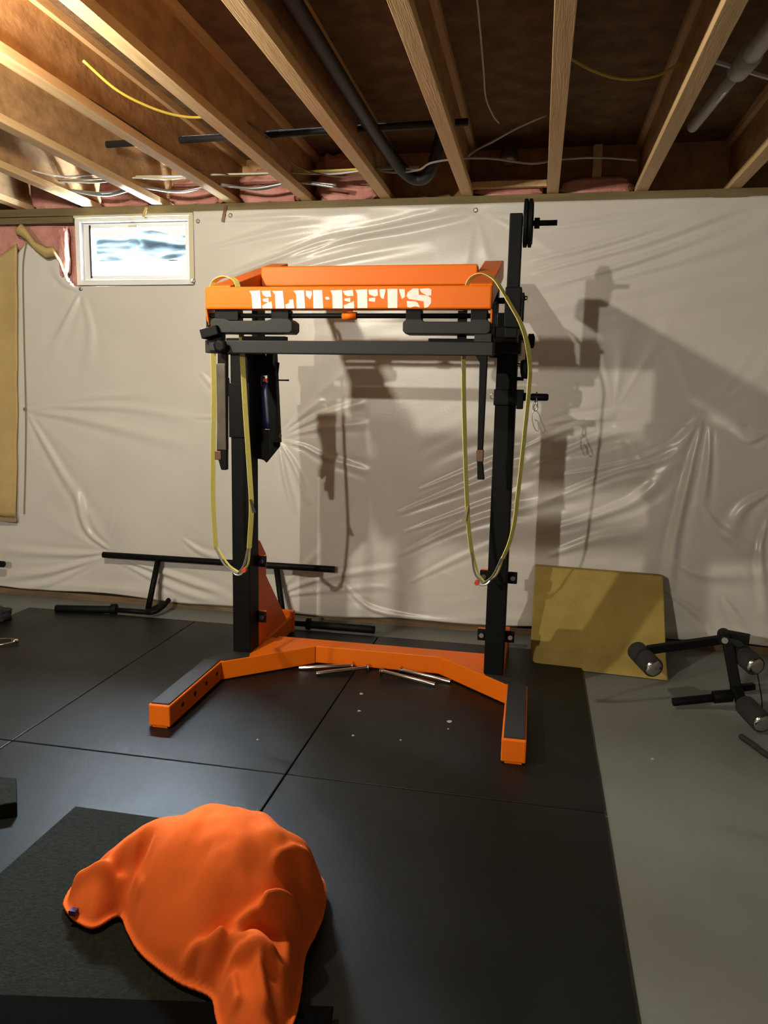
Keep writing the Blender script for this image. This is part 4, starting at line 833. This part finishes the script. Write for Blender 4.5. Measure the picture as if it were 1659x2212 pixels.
def shirt():
    O = np.array([(p.x, p.y) for p in smooth_path([(x, y_, 0) for x, y_ in outline], 6, True)]); no = len(O)
    st = .005
    gx = np.arange(-1.28, -.44, st); gy = np.arange(-3.36, -2.58, st); X, Y = np.meshgrid(gx, gy, indexing='ij')
    ins = np.zeros(X.shape, bool); dist = np.full(X.shape, 9.0); NX = X.copy(); NY = Y.copy()
    for i in range(no):
        ax, ay = O[i]; bx, by = O[(i + 1) % no]
        c = (ay > Y) != (by > Y)
        with np.errstate(divide='ignore', invalid='ignore'):
            xi = (bx - ax) * (Y - ay) / (by - ay + 1e-15) + ax
        ins ^= c & (X < xi)
        dx, dy = bx - ax, by - ay; t_ = np.clip(((X - ax) * dx + (Y - ay) * dy) / (dx * dx + dy * dy + 1e-12), 0, 1)
        qx, qy = ax + t_ * dx, ay + t_ * dy; d = np.hypot(X - qx, Y - qy); m_ = d < dist
        dist = np.where(m_, d, dist); NX = np.where(m_, qx, NX); NY = np.where(m_, qy, NY)
    # cells whose four corners are inside or just outside; outside corners snap onto the outline
    use = ins | (dist < st * .75)
    X2 = np.where(ins, X, NX); Y2 = np.where(ins, Y, NY); dist = np.where(ins, dist, 0)
    spines = [[(-1.19, -2.90, .12), (-1.10, -2.88, .19), (-1.00, -2.87, .26), (-.87, -2.88, .315), (-.76, -2.89, .325), (-.65, -2.86, .30), (-.585, -2.82, .235)], [(-.70, -2.92, .29), (-.62, -3.06, .17), (-.565, -3.22, .105)]]
    Z = np.zeros_like(X)
    for sp_ in spines:
        ds = np.full(X.shape, 9.0); Hs = np.zeros_like(X)
        for (ax, ay, az), (bx, by, bz) in zip(sp_[:-1], sp_[1:]):
            dx, dy = bx - ax, by - ay; t_ = np.clip(((X - ax) * dx + (Y - ay) * dy) / (dx * dx + dy * dy), 0, 1)
            d = np.hypot(X - ax - t_ * dx, Y - ay - t_ * dy); m_ = d < ds; ds = np.where(m_, d, ds); Hs = np.where(m_, az + (bz - az) * t_, Hs)
        k = dist / (dist + ds + 1e-6); Z = np.maximum(Z, Hs * (.12 * np.clip(dist / .02, 0, 1) ** .5 * (1 - k) + np.sin(k * math.pi / 2) ** .95))
    for _ in range(14):
        Zp = np.pad(Z, 1, mode='edge'); Z = np.where(dist > 0, (Zp[:-2, 1:-1] + Zp[2:, 1:-1] + Zp[1:-1, :-2] + Zp[1:-1, 2:] + 2 * Z) / 6, 0)
    soft = np.clip(dist / .035, 0, 1)
    for poly, w, h in folds:
        d = np.min([segdist(X, Y, a, b) for a, b in zip(poly[:-1], poly[1:])], axis=0); Z += h * np.exp(-(d / (w * 1.15)) ** 2) * soft
    nz_ = np.array([[noise.noise(Vector((x * 9, y_ * 9, 2))) + .45 * noise.noise(Vector((x * 22, y_ * 22, 7))) for x, y_ in zip(ra, rb)] for ra, rb in zip(X, Y)])
    Z += .014 * nz_ * soft
    for _ in range(2):
        Zp = np.pad(Z, 1, mode='edge'); Z = np.where(dist > 0, (Zp[:-2, 1:-1] + Zp[2:, 1:-1] + Zp[1:-1, :-2] + Zp[1:-1, 2:] + 2 * Z) / 6, 0)
    Z = np.maximum(Z - MT - .02, 0) + MT + .038
    idx = -np.ones(X.shape, int); verts = []
    for i in range(X.shape[0]):
        for j in range(X.shape[1]):
            if use[i, j]: idx[i, j] = len(verts); verts.append((X2[i, j], Y2[i, j], Z[i, j]))
    nt = len(verts); fs = []
    for i in range(X.shape[0] - 1):
        for j in range(X.shape[1] - 1):
            q = (idx[i, j], idx[i + 1, j], idx[i + 1, j + 1], idx[i, j + 1])
            if min(q) >= 0: fs.append(q)
    verts += [(x, y_, MT + .0305) for x, y_, z in verts]
    fs += [tuple(nt + v for v in reversed(f)) for f in list(fs)]
    # close the rim
    cnt = {}
    for f in fs[:len(fs) // 2]:
        for a, b in zip(f, f[1:] + f[:1]): cnt[(a, b)] = 1
    for (a, b) in list(cnt):
        if (b, a) not in cnt: fs.append((b, a, a + nt, b + nt))
    b = MB().add(verts, fs, True); me_o = b.build('shirt', M_cloth)
    bm = bmesh.new(); bm.from_mesh(me_o.data); bmesh.ops.delete(bm, geom=[v for v in bm.verts if not v.link_faces], context='VERTS'); bmesh.ops.remove_doubles(bm, verts=bm.verts, dist=.0006); bmesh.ops.recalc_face_normals(bm, faces=bm.faces); bm.to_mesh(me_o.data); bm.free()
    tag(me_o, 'crumpled bright orange shirt heaped on the rough black mat in the foreground', 'shirt')
    MB().box((-1.185, -3.012, MT + .045), (-1.165, -2.995, MT + .06)).build('care_tag', M_purple, me_o, label='small purple tag')
shirt()
